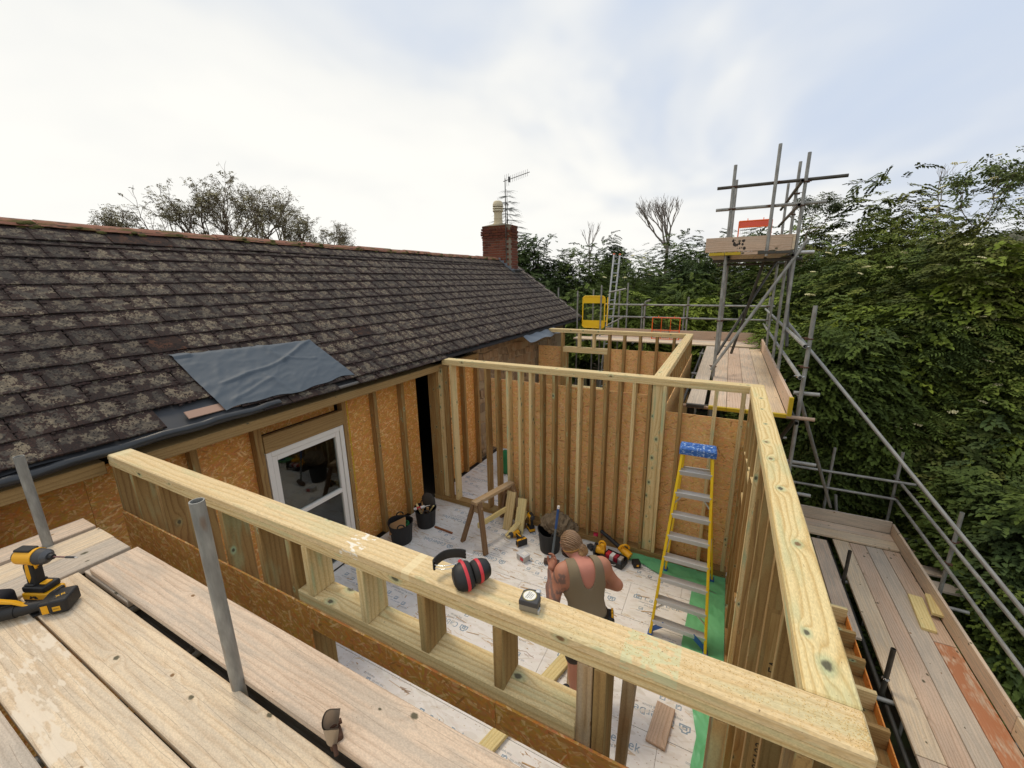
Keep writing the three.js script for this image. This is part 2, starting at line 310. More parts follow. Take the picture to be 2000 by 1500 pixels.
// nine weathered tiles in one sheet: lichen crust, with moss gathered in clumps at the edges
const lichT = tex(1023, 1023, (U, Vv) => {
  const cx = Math.min(2, U * 3 | 0), cy = Math.min(2, Vv * 3 | 0), x = U * 3 - cx, y = Vv * 3 - cy, sd = 500 + (cx + cy * 3) * 29;
  const a = fbm(x * 4, y * 4, 99, 99, sd, 5), b = fbm(x * 13, y * 13, 99, 99, sd + 7, 3), f = vn(x * 120, y * 120, 999, 999, sd), f2 = vn(x * 52, y * 52, 999, 999, sd + 3);
  let col = mix3([60, 56, 53], [80, 75, 70], f);
  const lich = sst(.36, .60, a * .6 + b * .25 + f2 * .15 + .03 * (cx - 1));
  col = mix3(col, mix3([152, 140, 118], [92, 84, 74], clamp(f * .55 + f2 * .6 - .1)), lich * .92);
  col = mix3(col, [150, 144, 126], .5 * sst(.66, .74, b + (f - .5) * .2) * lich);
  const e = Math.min(x, 1 - x), side = Math.exp(-e * e * 60) * .16, low = Math.exp(-Math.pow(1 - y, 2) * 90) * .12 + Math.exp(-Math.pow(y - .40, 2) * 60) * .10;
  const moss = fbm(x * 6 + 3, y * 6, 99, 99, sd + 13, 4) * .62 + fbm(x * 22, y * 22, 99, 99, sd + 17, 2) * .26 + f2 * .12;
  col = mix3(col, mix3([30, 19, 19], [62, 42, 36], f2), .94 * sst(.54, .59, moss + side + low));
  return mix3(col, [30, 24, 23], .9 * sst(.66, .70, fbm(x * 30, y * 30, 99, 99, sd + 23, 2)));
});
const tileM = [.80, .62, .96].map((k, i) => std({ map: lichT, color: new THREE.Color(k, k * (i === 1 ? .96 : .965), k * (i === 2 ? .90 : .92)), roughness: .95, bumpMap: lichT, bumpScale: .003 }));
const tileRed = std({ color: 0x9c6a52, map: lichT, roughness: .95 });
const mossM = std({ color: 0x2c1d1c, roughness: 1 }), mossG = std({ color: 0x4e4c22, roughness: 1 });
const felt = std({ color: 0x2b2b2d, roughness: .9 });
{
  const roof = new THREE.Group(); roof.name = 'roof'; house.add(roof);
  const L = 3.22;
  // two slopes of boarding under felt
  for (const side of [1, -1]) {
    const sh = new THREE.Shape(); const ex = EX, rx = EX - L * CA, ry = EYY + L * SA;
    const P = side > 0 ? [[ex, EYY - .03], [rx, ry - .03], [rx, ry - .09], [ex, EYY - .065]] : [[2 * rx - ex, EYY - .03], [rx, ry - .031], [rx, ry - .12], [2 * rx - ex, EYY - .12]];
    P.forEach((p, i) => i ? sh.lineTo(p[0], p[1] + EYE) : sh.moveTo(p[0], p[1] + EYE));
    part(roof, 'felt_slope', new THREE.ExtrudeGeometry(sh, { depth: 13.4, bevelEnabled: false }).translate(0, 0, -12.75), felt);
  }
  // tiles
  const TW = .313, G = .231, vars = [];
  for (let k = 0; k < 9; k++) { const g = cbox(TW - .004, .016, .36, .0025, 2, .0035), uv = g.attributes.uv, p = g.attributes.position; for (let i = 0; i < p.count; i++) uv.setXY(i, (k % 3 + clamp(p.getX(i) / TW + .5, .01, .99)) / 3, (Math.floor(k / 3) + clamp(p.getZ(i) / .36 + .5, .01, .99)) / 3); vars.push(g); }
  // local frame of the slope: x along +z world (ridge), y normal, z down the slope
  const M0 = new THREE.Matrix4().makeBasis(V(0, 0, -1), V(SA, CA, 0), V(CA, -SA, 0));
  const Q0 = new THREE.Quaternion().setFromRotationMatrix(M0);
  const list = [];
  for (let c = -1; c < 14; c++) {
    const s0 = c < 0 ? -.085 : c === 13 ? 2.868 : c * G + .02; let z = .62 + (c % 2 ? TW / 2 : 0);
    for (; z > -12.7; z -= TW) {
      const zc = z - TW / 2;
      if (c < 0 && !(zc < -2.45 && zc > -3.3) && !(zc < -3.7 && zc > -5.6)) continue;
      if (c === 0 && zc < -1.5 && zc > -2.3) continue;                               // stripped eaves
            if (c <= 2 && c > 0 && zc < -2.2 && zc > -3.4) continue;                         // under the patch
      if (zc < -12.02 && s0 > 2.62) continue;                                          // chimney stands here
      list.push([s0, zc, zc - (-1)]);
    }
  }
  list.forEach(e => { const p = roofP(e[0], e[1]); const d = p.clone().sub(camera.position); const v = d.clone().applyMatrix4(camera.matrixWorldInverse.copy(camera.matrixWorld).invert()).length(); e[3] = p.z > -.35 ? 99 + v : d.length(); });
  list.sort((a, b) => a[3] - b[3]);
  const rest = [];
  list.forEach((e, i) => {
    const cen = roofP(e[0] + .18, e[1], e[0] < 0 ? .0 : e[0] === 2.868 ? .036 : .020), tilt = new THREE.Quaternion().setFromEuler(new THREE.Euler(-.064 + rr(-.012, .012), rr(-.012, .012), rr(-.014, .014)));
    const geo = vars[Math.floor(rnd() * 9)], q = Q0.clone().multiply(tilt); cen.z += rr(-.004, .004); cen.y += rr(-.003, .003);
    if (i < 300) { const m = part(roof, 'roof_tile', geo, rnd() < .012 ? tileRed : pick(tileM)); m.position.copy(cen); m.quaternion.copy(q); }
    else rest.push(geo.clone().applyMatrix4(new THREE.Matrix4().compose(cen, q, V(1, 1, 1))));
  });
  part(roof, 'roof_tile', mg(rest), tileM[0], 'stuff');
  // moss lumps lodged along the courses and joints
  const lump = new THREE.IcosahedronGeometry(1, 1), lp = lump.attributes.position; for (let i = 0; i < lp.count; i++) { const k = .8 + .4 * hash2(Math.round(lp.getX(i) * 50), Math.round(lp.getY(i) * 50 + lp.getZ(i) * 31), 3); lp.setXYZ(i, lp.getX(i) * k, lp.getY(i) * k, lp.getZ(i) * k); } lump.computeVertexNormals();
  const NM = 9000, im = new THREE.InstancedMesh(lump, mossM, NM), mm = new THREE.Matrix4(), col = new THREE.Color();
  for (let i = 0; i < NM; i++) {
    const c = Math.floor(rnd() * 14), z = rr(-12.6, .3), joint = rnd() < .4, s = c * G + .02 + (joint ? rr(0, .22) : rr(-.02, .012)), r = rr(.004, .013) * (n2(z * 1.3, s * 1.3, 4) > .47 ? 1.25 : .8);
    if (c === 0 && z < -1.1 && z > -3.8) { im.setMatrixAt(i, mm.makeScale(.0001, .0001, .0001).setPosition(-5, 3, -5)); continue; }
    const zz = joint ? .62 - (c % 2 ? TW / 2 : 0) - Math.round((.62 - z) / TW) * TW + rr(-.02, .02) : z;
    const p = roofP(s, zz, .03 + (joint ? .004 : -.004)); mm.compose(p, Q0, V(r * rr(.8, 2), r * .55, r * rr(.8, 1.4))); im.setMatrixAt(i, mm);
    const k = rr(.6, 1.2); col.setRGB(k, k * rr(.9, 1.15), k * .9); im.setColorAt(i, col);
  }
  im.name = 'moss'; im.userData.kind = 'stuff'; im.castShadow = im.receiveShadow = true; roof.add(im);
  // ridge tiles
  const clayT = tex(256, 256, (u, v) => { const a = fbm(u * 6, v * 6, 6, 6, 41, 4), b = fbm(u * 18, v * 18, 18, 18, 45, 3); let c = mix3([128, 84, 66], [164, 116, 94], a); c = mix3(c, [84, 66, 50], sst(.55, .7, b)); return mix3(c, [92, 80, 36], sst(.52, .66, fbm(u * 4, v * 4, 4, 4, 49, 4))); });
  const clay = std({ map: clayT, roughness: .9 });
  const rg = []; for (let k = 0; k < 4; k++) { const pts = []; const R = .135; const N = 9; for (let i = 0; i <= N; i++) { const a = mix(-1.15, 1.15, i / N); pts.push([Math.sin(a) * R * 1.08, Math.cos(a) * R - .075]); } for (let i = N; i >= 0; i--) { const a = mix(-1.15, 1.15, i / N); pts.push([Math.sin(a) * (R * 1.08 - .017), Math.cos(a) * (R - .017) - .075]); }
    const g = new THREE.ExtrudeGeometry(new THREE.Shape(pts.map(p => new THREE.Vector2(...p))), { depth: .455, bevelEnabled: false }).translate(0, 0, -.2275); const uv = g.attributes.uv; for (let i = 0; i < uv.count; i++) uv.setXY(i, uv.getX(i) * 2 + k * .23, uv.getY(i) * 2 + k * .37 + g.attributes.position.getZ(i) * 1.2); rg.push(g); }
  for (let z = .4; z > -11.85; z -= .448) { const m = part(roof, 'ridge_tile', pick(rg), clay); m.position.set(EX - L * CA, EYY + EYE + L * SA + .005 + rr(-.008, .008), z - .22); m.rotation.set(rr(-.02, .02), rr(-.02, .02), rr(-.04, .04)); }
  // moss lying on the ridge
  { const NB = 260, b = new THREE.InstancedMesh(lump, mossG, NB); for (let i = 0; i < NB; i++) { const z = rr(-11.6, .2); const k = Math.floor(z / .448); const zz = k * .448 + rr(-.1, .1); const r = rr(.012, .035); mm.compose(V(EX - L * CA + rr(.03, .13), EYY + EYE + L * SA - .005 + rr(-.03, .035), zz), Q0, V(r * 1.6, r * .6, r)); b.setMatrixAt(i, mm); } b.name = 'ridge_moss'; b.userData.kind = 'stuff'; roof.add(b); }
  // verge: mortar edge
  part(roof, 'verge', bar(roofP(0, -12.79, .01), roofP(L, -12.79, .01), .06, .05), std({ color: 0x8a8178, roughness: .95 }));
  // lead-grey plastic sheet in the far eaves
  part(roof, 'eaves_flashing', (() => { const g = new THREE.PlaneGeometry(.34, 1.9, 5, 20), p = g.attributes.position; for (let i = 0; i < p.count; i++) { const a = p.getX(i), b = p.getY(i); const s = -.10 - a * .9; const q = roofP(s + .02 * Math.sin(b * 7), -9.45 + b, .0 - .03 + .012 * Math.sin(b * 11 + a * 9)); p.setXYZ(i, q.x, q.y - .02, q.z); } g.computeVertexNormals(); return g; })(), std({ color: 0x5b6570, roughness: .45, side: THREE.DoubleSide }));

  // walls
  const wallM = std({ color: 0x4a4038, roughness: .95 });
  const wl = (n, ...a) => part(house, n, bx(...a), wallM);
  wl('gable_wall', -9.2, -4.6, -6.96, -1.3, -12.6, -12.4); wl('rear_wall', -9.3, -9.1, -6.96, -1.2, -12.6, .5); wl('gable_wall', -9.2, -4.6, -6.96, -1.3, .3, .5);
  wl('floor_slab', -9.2, -4.6, -4.2, -3.9, -12.4, .3); wl('ceiling', -9.1, -4.6, -1.36, -1.30, -12.4, .3); wl('inner_wall', -7.2, -7.0, -3.9, -1.36, -12.4, .3);
  wl('foundation_wall', -4.75, -4.58, -6.96, -3.9, -12.6, .5);
  // gable triangle
  { const sh = new THREE.Shape(); const rx = EX - L * CA; sh.moveTo(-4.6, -1.3 + EYE); sh.lineTo(rx, EYY + L * SA - .13 + EYE); sh.lineTo(2 * rx + 4.6, -1.3 + EYE); part(house, 'gable_wall', new THREE.ExtrudeGeometry(sh, { depth: .2, bevelEnabled: false }).translate(0, 0, -12.6), wallM); }
  // rubble stone wall at the far end
  const sw = part(house, 'stone_wall', bx(-4.75, -4.6, -3.9, -1.3, -12.4, -7.02), std({ color: 0xa08d70, roughness: 1 }));
  const stT = tex(256, 256, (u, v) => { const a = fbm(u * 6, v * 6, 6, 6, 141, 5), b = vn(u * 60, v * 60, 60, 60, 7); return mix3([118, 98, 76], [176, 154, 124], clamp(a + (b - .5) * .3)); });
  const stM = [[1, 1, 1], [.8, .78, .76], [1.08, 1, .9]].map(c => std({ map: stT, color: new THREE.Color(...c), roughness: .95 }));
  for (let y = -3.88; y < -1.42;) { const h = rr(.13, .26); let z = -7.04; while (z > -11.6) { const w = rr(.18, .52); const m = part(sw, 'stone', cbox(.05, h - .008, w - .010, .014, 0, .026), pick(stM)); m.position.set(-4.612 + rr(-.006, .006), y + h / 2 + EYE, z - w / 2); m.rotation.x = rr(-.12, .12); z -= w; } y += h; }
  // chimney
  const ch = new THREE.Group(); ch.name = 'chimney'; house.add(ch);
  const X0 = -7.26, X1 = -6.23, Z0 = -12.0, Z1 = -12.53;
  part(ch, 'core', bx(X0 + .014, X1 - .014, -.4, 1.675, Z1 + .014, Z0 - .014), std({ color: 0x857a6a, roughness: 1 }));
  const brT = tex(256, 256, (u, v) => { const a = fbm(u * 6, v * 6, 6, 6, 241, 5), b = vn(u * 70, v * 70, 70, 70, 7); return mix3([104, 58, 44], [158, 94, 70], clamp(a * 1.2 - .1 + (b - .5) * .3)); });
  const brM = [[.82, .80, .80], [.58, .56, .56], [.9, .84, .78]].map(c => std({ map: brT, color: new THREE.Color(...c), roughness: .95 })), soot = [[.42, .38, .36], [.55, .48, .42], [.62, .58, .42]].map(c => std({ map: brT, color: new THREE.Color(...c), roughness: 1 }));
  const brick = cbox(.203, .064, .1, .004, 0, .003), half = cbox(.1, .064, .203, .004, 0, .003), CH = .0765;
  let n = 0; const nC = 25;
  for (let c = 0; c < nC; c++) {
    const y = 1.68 - (c + .5) * CH, o = c === 3 || c === 2 ? .035 : c === 1 || c === 4 ? .02 : .0, ms = c < 5 ? soot : brM, off = c % 2 ? .107 : 0;
    const put = (x, z, turn) => { const m = part(ch, 'brick', brick, pick(c > 5 && c < 9 && rnd() < .4 ? soot : ms)); m.position.set(x + rr(-.003, .003), y + EYE, z + rr(-.003, .003)); m.rotation.y = turn; n++; };
    if (y < -.35) break;
    const a0 = X0 - o, a1 = X1 + o, b0 = Z0 + o, b1 = Z1 - o;
    for (let x = a0 + .105 + off; x < a1 - .02; x += .2135) if (x + .1 < a1 + .02) put(Math.min(x, a1 - .102), b0 - .05, 0);
    if (off) { const m = part(ch, 'brick', half, pick(ms)); m.position.set(a0 + .05, y + EYE, b0 - .1); n++; }
    for (let z = b0 - .205 + off * .6; z > b1 + .05; z -= .2135) put(a1 - .05, z, Math.PI / 2);
  }
  part(ch, 'back_courses', bx(X0 + .01, X1 - .11, -.35, 1.66, Z1, Z1 + .012), brM[1]); part(ch, 'side_courses', bx(X0 + .005, X0 + .013, -.35, 1.66, Z1 + .05, Z0 - .21), brM[1]);
  part(ch, 'flaunching', (() => { const g = new THREE.CylinderGeometry(.24, .62, .07, 4, 1).rotateY(Math.PI / 4).scale(1.17, 1, .62); return g.translate((X0 + X1) / 2, 1.71 + EYE, (Z0 + Z1) / 2); })(), std({ color: 0x7d7562, roughness: 1 }));
  // lead at its foot, stepped
  for (let k = 0; k < 5; k++) { const x = -6.75 + k * .125; part(ch, 'lead_flashing', bx(x, x + .15, EYY + T * (EX - x) - .10, EYY + T * (EX - x) + .06, Z0 + .002 + k * .001, Z0 + .010 + k * .001, .001), lead); }
  part(ch, 'lead_apron', bar(V(X1 + .05, EYY + EYE + T * (EX - X1 - .05) + .02, Z0 + .06), V(X1 + .05, EYY + EYE + T * (EX - X1 - .05) + .02, Z1 - .02), .22, .008, V(-.57, .82, 0)), lead);
  const pot = part(ch, 'chimney_pot', new THREE.LatheGeometry([[.17, 0], [.17, .04], [.14, .06], [.135, .18], [.142, .19], [.142, .21], [.133, .22], [.13, .36], [.14, .37], [.14, .40], [.10, .40], [.10, .70], [0, .71]].map(p => new THREE.Vector2(...p)), 20).translate(-6.80, 1.72 + EYE, -12.27), std({ color: 0xc9bb9c, roughness: .85 }));
  for (const [y, h] of [[.40, .05], [.47, .05], [.54, .045]]) part(pot, 'louvre', new THREE.LatheGeometry([[.125, 0], [.165, .0], [.172, h * .5], [.16, h], [.125, h], [.125, 0]].map(p => new THREE.Vector2(...p)), 20).translate(-6.80, 1.72 + EYE + y, -12.27), std({ color: 0xd6cbb0, roughness: .8 }));
  part(pot, 'cowl', new THREE.LatheGeometry([[.165, .585], [.165, .61], [.135, .69], [.10, .715], [0, .72]].map(p => new THREE.Vector2(...p)), 20).translate(-6.80, 1.72 + EYE, -12.27), std({ color: 0xcfc3a6, roughness: .85 }));
  finish(house);
  // television aerial
  const ae = thing('television_aerial', 'thin rooftop aerial on a mast strapped to the brick chimney', 'aerial');
  const b0 = V(-6.36, .55 + EYE, -11.955), top = V(-6.36, 2.98 + EYE, -11.955);
  part(ae, 'mast', cyl(b0, top, .016, .014, 8), galvDark);
  const y0 = V(-6.42, 2.90 + EYE, -11.955), y1 = V(-5.72, 3.16 + EYE, -12.35); part(ae, 'boom', cyl(y0, y1, .01, .01, 6), galvDark);
  for (let k = 0; k < 13; k++) { const p = y0.clone().lerp(y1, .06 + k / 13 * .93), h = k < 3 ? .17 : .10; part(ae, 'element', cyl(p.clone().add(V(0, -h, 0)), p.clone().add(V(0, h, 0)), .0045, .0045, 5), galvDark); }
  part(ae, 'dipole_box', rbox(.05, .16, .05, .01).translate(...y0.clone().lerp(y1, .22).toArray()), black); part(ae, 'strap', bx(-6.40, -6.32, .95, .99, -11.97, -11.94, .002), rusty);
  finish(ae);
}
// tarpaulin patch
{
  const t = thing('roof_tarpaulin', 'creased grey-blue plastic sheet patched over the lower roof tiles', 'tarpaulin');
  const N = 70, K = 46, g = new THREE.PlaneGeometry(1, 1, N, K), p = g.attributes.position;
  for (let i = 0; i < p.count; i++) {
    const a = p.getX(i) + .5, b = .5 - p.getY(i);                         // a along, b down
    const zt = mix(-1.98, -3.47, a), zb = mix(-2.04, -3.60, a); let z = mix(zt, zb, b) ; const st = .90 - .07 * a, sb = .02 + .03 * a + .02 * Math.sin(a * 9) + .012 * Math.sin(a * 23);
    const s = mix(st, sb, b); let l = .045;
    l += .007 * Math.pow(1 - Math.abs(2 * n2(a * 5 + b * 2, b * 5, 11) - 1), 4) +   .004 * Math.pow(1 - Math.abs(2 * n2(a * 11, b * 9 + a * 4, 13) - 1), 5) + .008 * (n2(a * 4, b * 4, 17) - .5);
    const crease = (x0, y0, x1, y1, h, w) => { const dx = x1 - x0, dy = y1 - y0, q = clamp(((a - x0) * dx + (b - y0) * dy) / (dx * dx + dy * dy)); const d = Math.hypot(a - x0 - dx * q, b - y0 - dy * q); l += h * Math.exp(-d * d / (w * w)); };
    crease(.12, .62, .62, .40, .018, .02); crease(.62, .40, .99, .05, .016, .018); crease(.66, .36, .86, .50, .012, .015); crease(.58, 0, .64, .4, .010, .02); crease(.1, .9, .42, .68, .012, .02); crease(.4, .6, .46, .98, .010, .02);
    if (b < .06) l -= .03 * (1 - b / .06); if (a < .1 && b < .1) l += .015;
    const q = roofP(s, z, l); p.setXYZ(i, q.x, q.y, q.z);
  }
  g.computeVertexNormals(); part(t, 'sheet', g, std({ color: 0x47525c, roughness: .6, side: THREE.DoubleSide })); finish(t);
}
// gutter wrapped in plastic along the stripped eaves
{
  const t = thing('wrapped_gutter', 'black plastic-wrapped gutter sagging along the stripped eaves', 'gutter');
  const pts = []; for (let i = 0; i <= 24; i++) { const a = i / 24; pts.push(V(-4.10 + .014 * Math.sin(a * 9), EYE - 1.225 - .012 * Math.sin(a * 5) + .006 * Math.sin(a * 40), .6 - a * 3.15)); }
  const g = new THREE.TubeGeometry(new THREE.CatmullRomCurve3(pts), 70, .036, 9), p = g.attributes.position; for (let i = 0; i < p.count; i++) { const k = (n2(p.getZ(i) * 12, p.getY(i) * 30, 5) - .5) * .014; p.setXYZ(i, p.getX(i) + k, p.getY(i) + k, p.getZ(i)); } g.computeVertexNormals();
  part(t, 'plastic_wrap', g, std({ color: 0x2e3134, roughness: .35 }));
  part(t, 'felt_flap', (() => { const q = new THREE.PlaneGeometry(1, 1, 40, 4), P = q.attributes.position; for (let i = 0; i < P.count; i++) { const a = P.getX(i) + .5, b = P.getY(i) + .5, w = roofP(.01 + b * .27, .6 - a * 3.1, -.005 + .014 * Math.sin(a * 31) * (1 - b)); P.setXYZ(i, w.x, w.y, w.z); } q.computeVertexNormals(); return q; })(), std({ color: 0x3a3c40, roughness: .6, side: THREE.DoubleSide }));
  part(t, 'clay_fillet', bar(roofP(.10, -1.75, .02), roofP(.10, -2.35, .02), .09, .012, V(SA, CA, 0)), std({ color: 0xa98a78, roughness: .9 }));
  part(t, 'gutter_end', cyl(V(-4.10, EYE - 1.235, -2.55), V(-4.10, EYE - 1.235, -3.62), .020, .020, 8), std({ color: 0x6e6b66, roughness: .7 }));
  finish(t);
}
// ---------- timber frame ----------
const FL = -3.86;
const heroFront = std({ map: timber(4001, { light: [222, 198, 152], dark: [200, 168, 114], green: .22, w: 2048, h: 192, lu: 4.6, lv: .3, rings: 9, contrast: .9, own: [[.66, .2, .012, .3], [.665, .3, .010, .3], [.80, .62, .012, .2], [.83, .2, .010, .4], [.955, .25, .015, .2], [.965, .5, .012, .3], [.36, .3, .010, .4], [.20, .55, .008, .3], [.115, .3, .008, .3], [.50, .7, .008, .3]] }), roughness: .74 });
const heroRight = std({ map: timber(4007, { light: [226, 206, 152], dark: [188, 154, 92], green: .30, w: 2048, h: 192, lu: 4.2, lv: .3, rings: 10, own: [[.03, .35, .017, .2], [.06, .22, .010, .3], [.20, .36, .014, .3], [.34, .30, .015, .2], [.45, .24, .014, .4], [.53, .22, .014, .2], [.64, .3, .01, .3], [.75, .3, .01, .3], [.85, .35, .012, .4]] }), roughness: .74 });
{ // pale planed bands, chalk scribble and yard marks printed on the front plate
  const im = heroFront.map.image, W = im.width, H = im.height, d = im.data, U = (u, v) => (onY(u, v, -1.24).x + 4.1) / 4.6;
  const blot = (u0, u1, c, k, th) => { for (let i = Math.floor(u0 * W); i < u1 * W; i++) for (let j = 0; j < H; j++) { const n = n2(i * .09, j * .12, 77, 3), a = k * sst(th, th + .08, n), o = (j * W + i) * 4; for (let q = 0; q < 3; q++) d[o + q] = mix(d[o + q], c[q], a); } };
  blot(U(786, 1112), U(800, 1118), [238, 222, 178], .55, .1); blot(U(228, 884), U(236, 888), [236, 222, 180], .5, .1); blot(U(676, 1058), U(712, 1070), [242, 238, 226], .85, .56); blot(U(1225, 1240), U(1330, 1280), [196, 212, 172], .45, .44);
  heroFront.map.needsUpdate = true;
}
function heroUV(g, axis, a0, len, flip) { const p = g.attributes.position, uv = g.attributes.uv, n = g.attributes.normal; for (let i = 0; i < p.count; i++) { const c = axis ? p.getZ(i) : p.getX(i), o = axis ? p.getX(i) : p.getZ(i); let U = (c - a0) / len; if (flip) U = 1 - U; const side = Math.abs(n.getY(i)) > .5 ? (o * 1) / .3 : (p.getY(i) - 2.6) / .3 + .62; uv.setXY(i, U, side); } return g; }
// front wall, beside the near platform
{
  const w = thing('timber_wall_frame', 'stud wall with window opening next to the near scaffold boards, ear defenders on its plate', 'wall frame');
  part(w, 'top_plate', heroUV(bx(-4.10, .473, -1.286, -1.24, -1.295, -1.15, .007), 0, -4.1, 4.6), heroFront);
  part(w, 'top_plate', bx(-4.10, .470, -1.333, -1.287, -1.293, -1.152, .004), pine[2]);
  const z0 = -1.152, z1 = -1.292;
  for (const x of [-4.07, -3.783, -3.403, -3.02, -2.639, -2.278]) part(w, 'stud', bx(x, x + .045, FL + .045, -1.334, z0, z1), pick(stud));
  for (const x of [-2.003, -.355, -.293]) part(w, 'stud', bx(x, x + (x < -.3 && x > -.4 ? .058 : .045), FL + .045, -1.334, z0, z1), x === -.355 ? oldPine : pick(stud));
  part(w, 'stud', bx(-1.945, -1.90, FL + .045, -1.845, z0, z1), stud[0]);
  for (const x of [-1.87, -1.466, -1.093, -.708]) part(w, 'cripple_stud', bx(x, x + .045, -1.639, -1.334, z0, z1), pick(x < -1.4 ? pine : stud));
  part(w, 'lintel', bx(-1.958, -.357, -1.84, -1.64, z0, z0 - .069, .004), pine[0]); part(w, 'lintel', bx(-1.958, -.357, -1.84, -1.641, z0 - .0705, z1, .004), pine[1]);
  part(w, 'sill', bx(-1.90, -.357, -3.0, -2.955, z0, z1), stud[1]);
  for (const x of [.085, .30, .425]) part(w, 'stud', bx(x, x + .045, FL + .045, -1.334, z0, z1), pick(stud));
  part(w, 'bottom_plate', bx(-4.1, .47, FL + .002, FL + .045, z0, z1), stud[2]);
  const o = osbM[1];
  part(w, 'strand_board', osbBx(-4.06, -3.02, FL, -1.70, -1.139, -1.15, .001), o); part(w, 'strand_board', osbBx(-3.018, -1.88, FL, -1.706, -1.139, -1.15, .001), o);
  part(w, 'strand_board', osbBx(-1.878, -.70, -1.85, -1.708, -1.139, -1.15, .001), o); part(w, 'strand_board', osbBx(-.698, .10, -1.85, -1.704, -1.139, -1.15, .001), o);
  part(w, 'strand_board', osbBx(-1.878, -.34, FL, -2.96, -1.139, -1.15, .001), o); part(w, 'strand_board', osbBx(.102, .46, FL, -1.70, -1.139, -1.15, .001), o);
  finish(w);
}
// right-hand wall
const stampM = std({ map: canvasTex(1024, 64, (g, W, H) => { const d = studT[0].image.data; g.fillStyle = 'rgb(172,138,86)'; g.fillRect(0, 0, W, H); for (let i = 0; i < 900; i++) { g.fillStyle = `rgba(${rnd() < .5 ? '150,112,62' : '190,160,106'},.25)`; g.fillRect(rnd() * W, rnd() * H, rr(40, 260), rr(1, 3)); } g.fillStyle = '#33281c'; g.font = 'bold 40px monospace'; g.fillText('1782 W0SA02-1-1085A 34.EA', 250, 46); }, false), roughness: .82 });
{
  const w = thing('timber_wall_frame', 'stud wall under the wide pale plate beside the lower scaffold walkway', 'wall frame');
  part(w, 'top_plate', heroUV(bx(.326, .473, -1.287, -1.241, -5.362, -1.297, .006), 1, -1.297, -4.2), heroRight);
  part(w, 'top_plate', bx(.328, .471, -1.334, -1.288, -5.362, -1.297, .004), pine[3]);
  let k = 0;
  for (let z = -1.36; z > -5.3; z -= .385, k++) { const m = part(w, 'stud', bx(.329, .470, FL + .046, -1.335, z, z - .045), k === 6 ? pine[3] : pick(stud)); }
  { // printed stud: the print runs up its wide face
    const g = new THREE.PlaneGeometry(1.7, .1).rotateZ(Math.PI / 2); const m = part(w, 'printed_face', g, stampM); m.position.set(.40, EYE - 2.5, -2.1285); }
  part(w, 'bottom_plate', bx(.328, .471, FL + .002, FL + .046, -5.362, -1.297), stud[2]);
  part(w, 'noggin', bx(.334, .466, -3.05, -3.005, -3.72, -4.01), stud[1]); part(w, 'noggin', bx(.334, .466, -1.92, -1.875, -4.10, -4.395), pine[0]); part(w, 'noggin', bx(.334, .466, -2.35, -2.305, -4.49, -4.78), pine[1]);
  part(w, 'diagonal_strap', bar(onX(1443, 830, .36), onX(1474, 945, .36), .01, .045, V(1, 0, 0)), pine[1]);
  part(w, 'strand_board', osbBx(.474, .486, FL, -2.9, -3.6, -1.2, .001), osbM[0]); part(w, 'strand_board', osbBx(.474, .486, FL, -2.0, -5.36, -3.602, .001), osbM[0]);
  finish(w);
}
// partition: far wall of the near room
{
  const w = thing('timber_wall_frame', 'long partition of close-set studs over orange strand board behind the yellow ladder', 'wall frame');
  part(w, 'top_plate', bx(-4.10, .473, -1.286, -1.24, -5.508, -5.363, .005), pine[0]); part(w, 'top_plate', bx(-4.10, .325, -1.333, -1.287, -5.506, -5.365, .004), pine[1]);
  const S = [-3.955, -3.294, -3.101, -2.906, -2.705, -2.521, -2.339, -2.145, -1.938, -1.761, -1.582, -1.387, -1.196, -1.012, -.808, -.626, -.429, -.041, .255];
  for (const x of S) { const h = x === -2.906 ? -1.345 : -1.334; const m = part(w, 'stud', bx(x, x + .044, FL + .09, h, -5.366, -5.504), pick(rnd() < .5 ? stud : pine)); m.rotation.z = rr(-.0012, .0012); }
  part(w, 'post', bx(-.762, -.632, FL + .09, -1.334, -5.40, -5.50, .004), pine[3]);
  for (const [a, b, q] of [[-4.43, -4.33, 1], [-4.325, -4.225, 0], [-4.22, -4.12, 2], [-4.115, -4.015, 1]]) part(w, 'stud', bx(a, b, FL + .09, -1.36 - (a < -4.2 ? .05 : 0), -5.366 - q * .016, -5.41 - q * .016, .005), [stud[0], stud[1], pine[3]][q]);
  part(w, 'bottom_plate', bx(-4.43, .325, FL + .002, FL + .045, -5.506, -5.365), stud[0]); part(w, 'bottom_plate', bx(-4.43, .325, FL + .046, FL + .089, -5.506, -5.366), stud[1]);
  const o = osbM[0], z0 = -5.520, z1 = -5.509;
  part(w, 'strand_board', osbBx(-3.25, -2.98, -2.68, -1.515, z0, z1, .001), o); part(w, 'strand_board', osbBx(-2.978, -1.76, FL, -1.513, z0, z1, .001), o); part(w, 'strand_board', osbBx(-1.758, -.62, FL, -1.512, z0, z1, .001), o); part(w, 'strand_board', osbBx(-.618, .46, FL, -1.71, z0, z1, .001), o);
  finish(w);
}
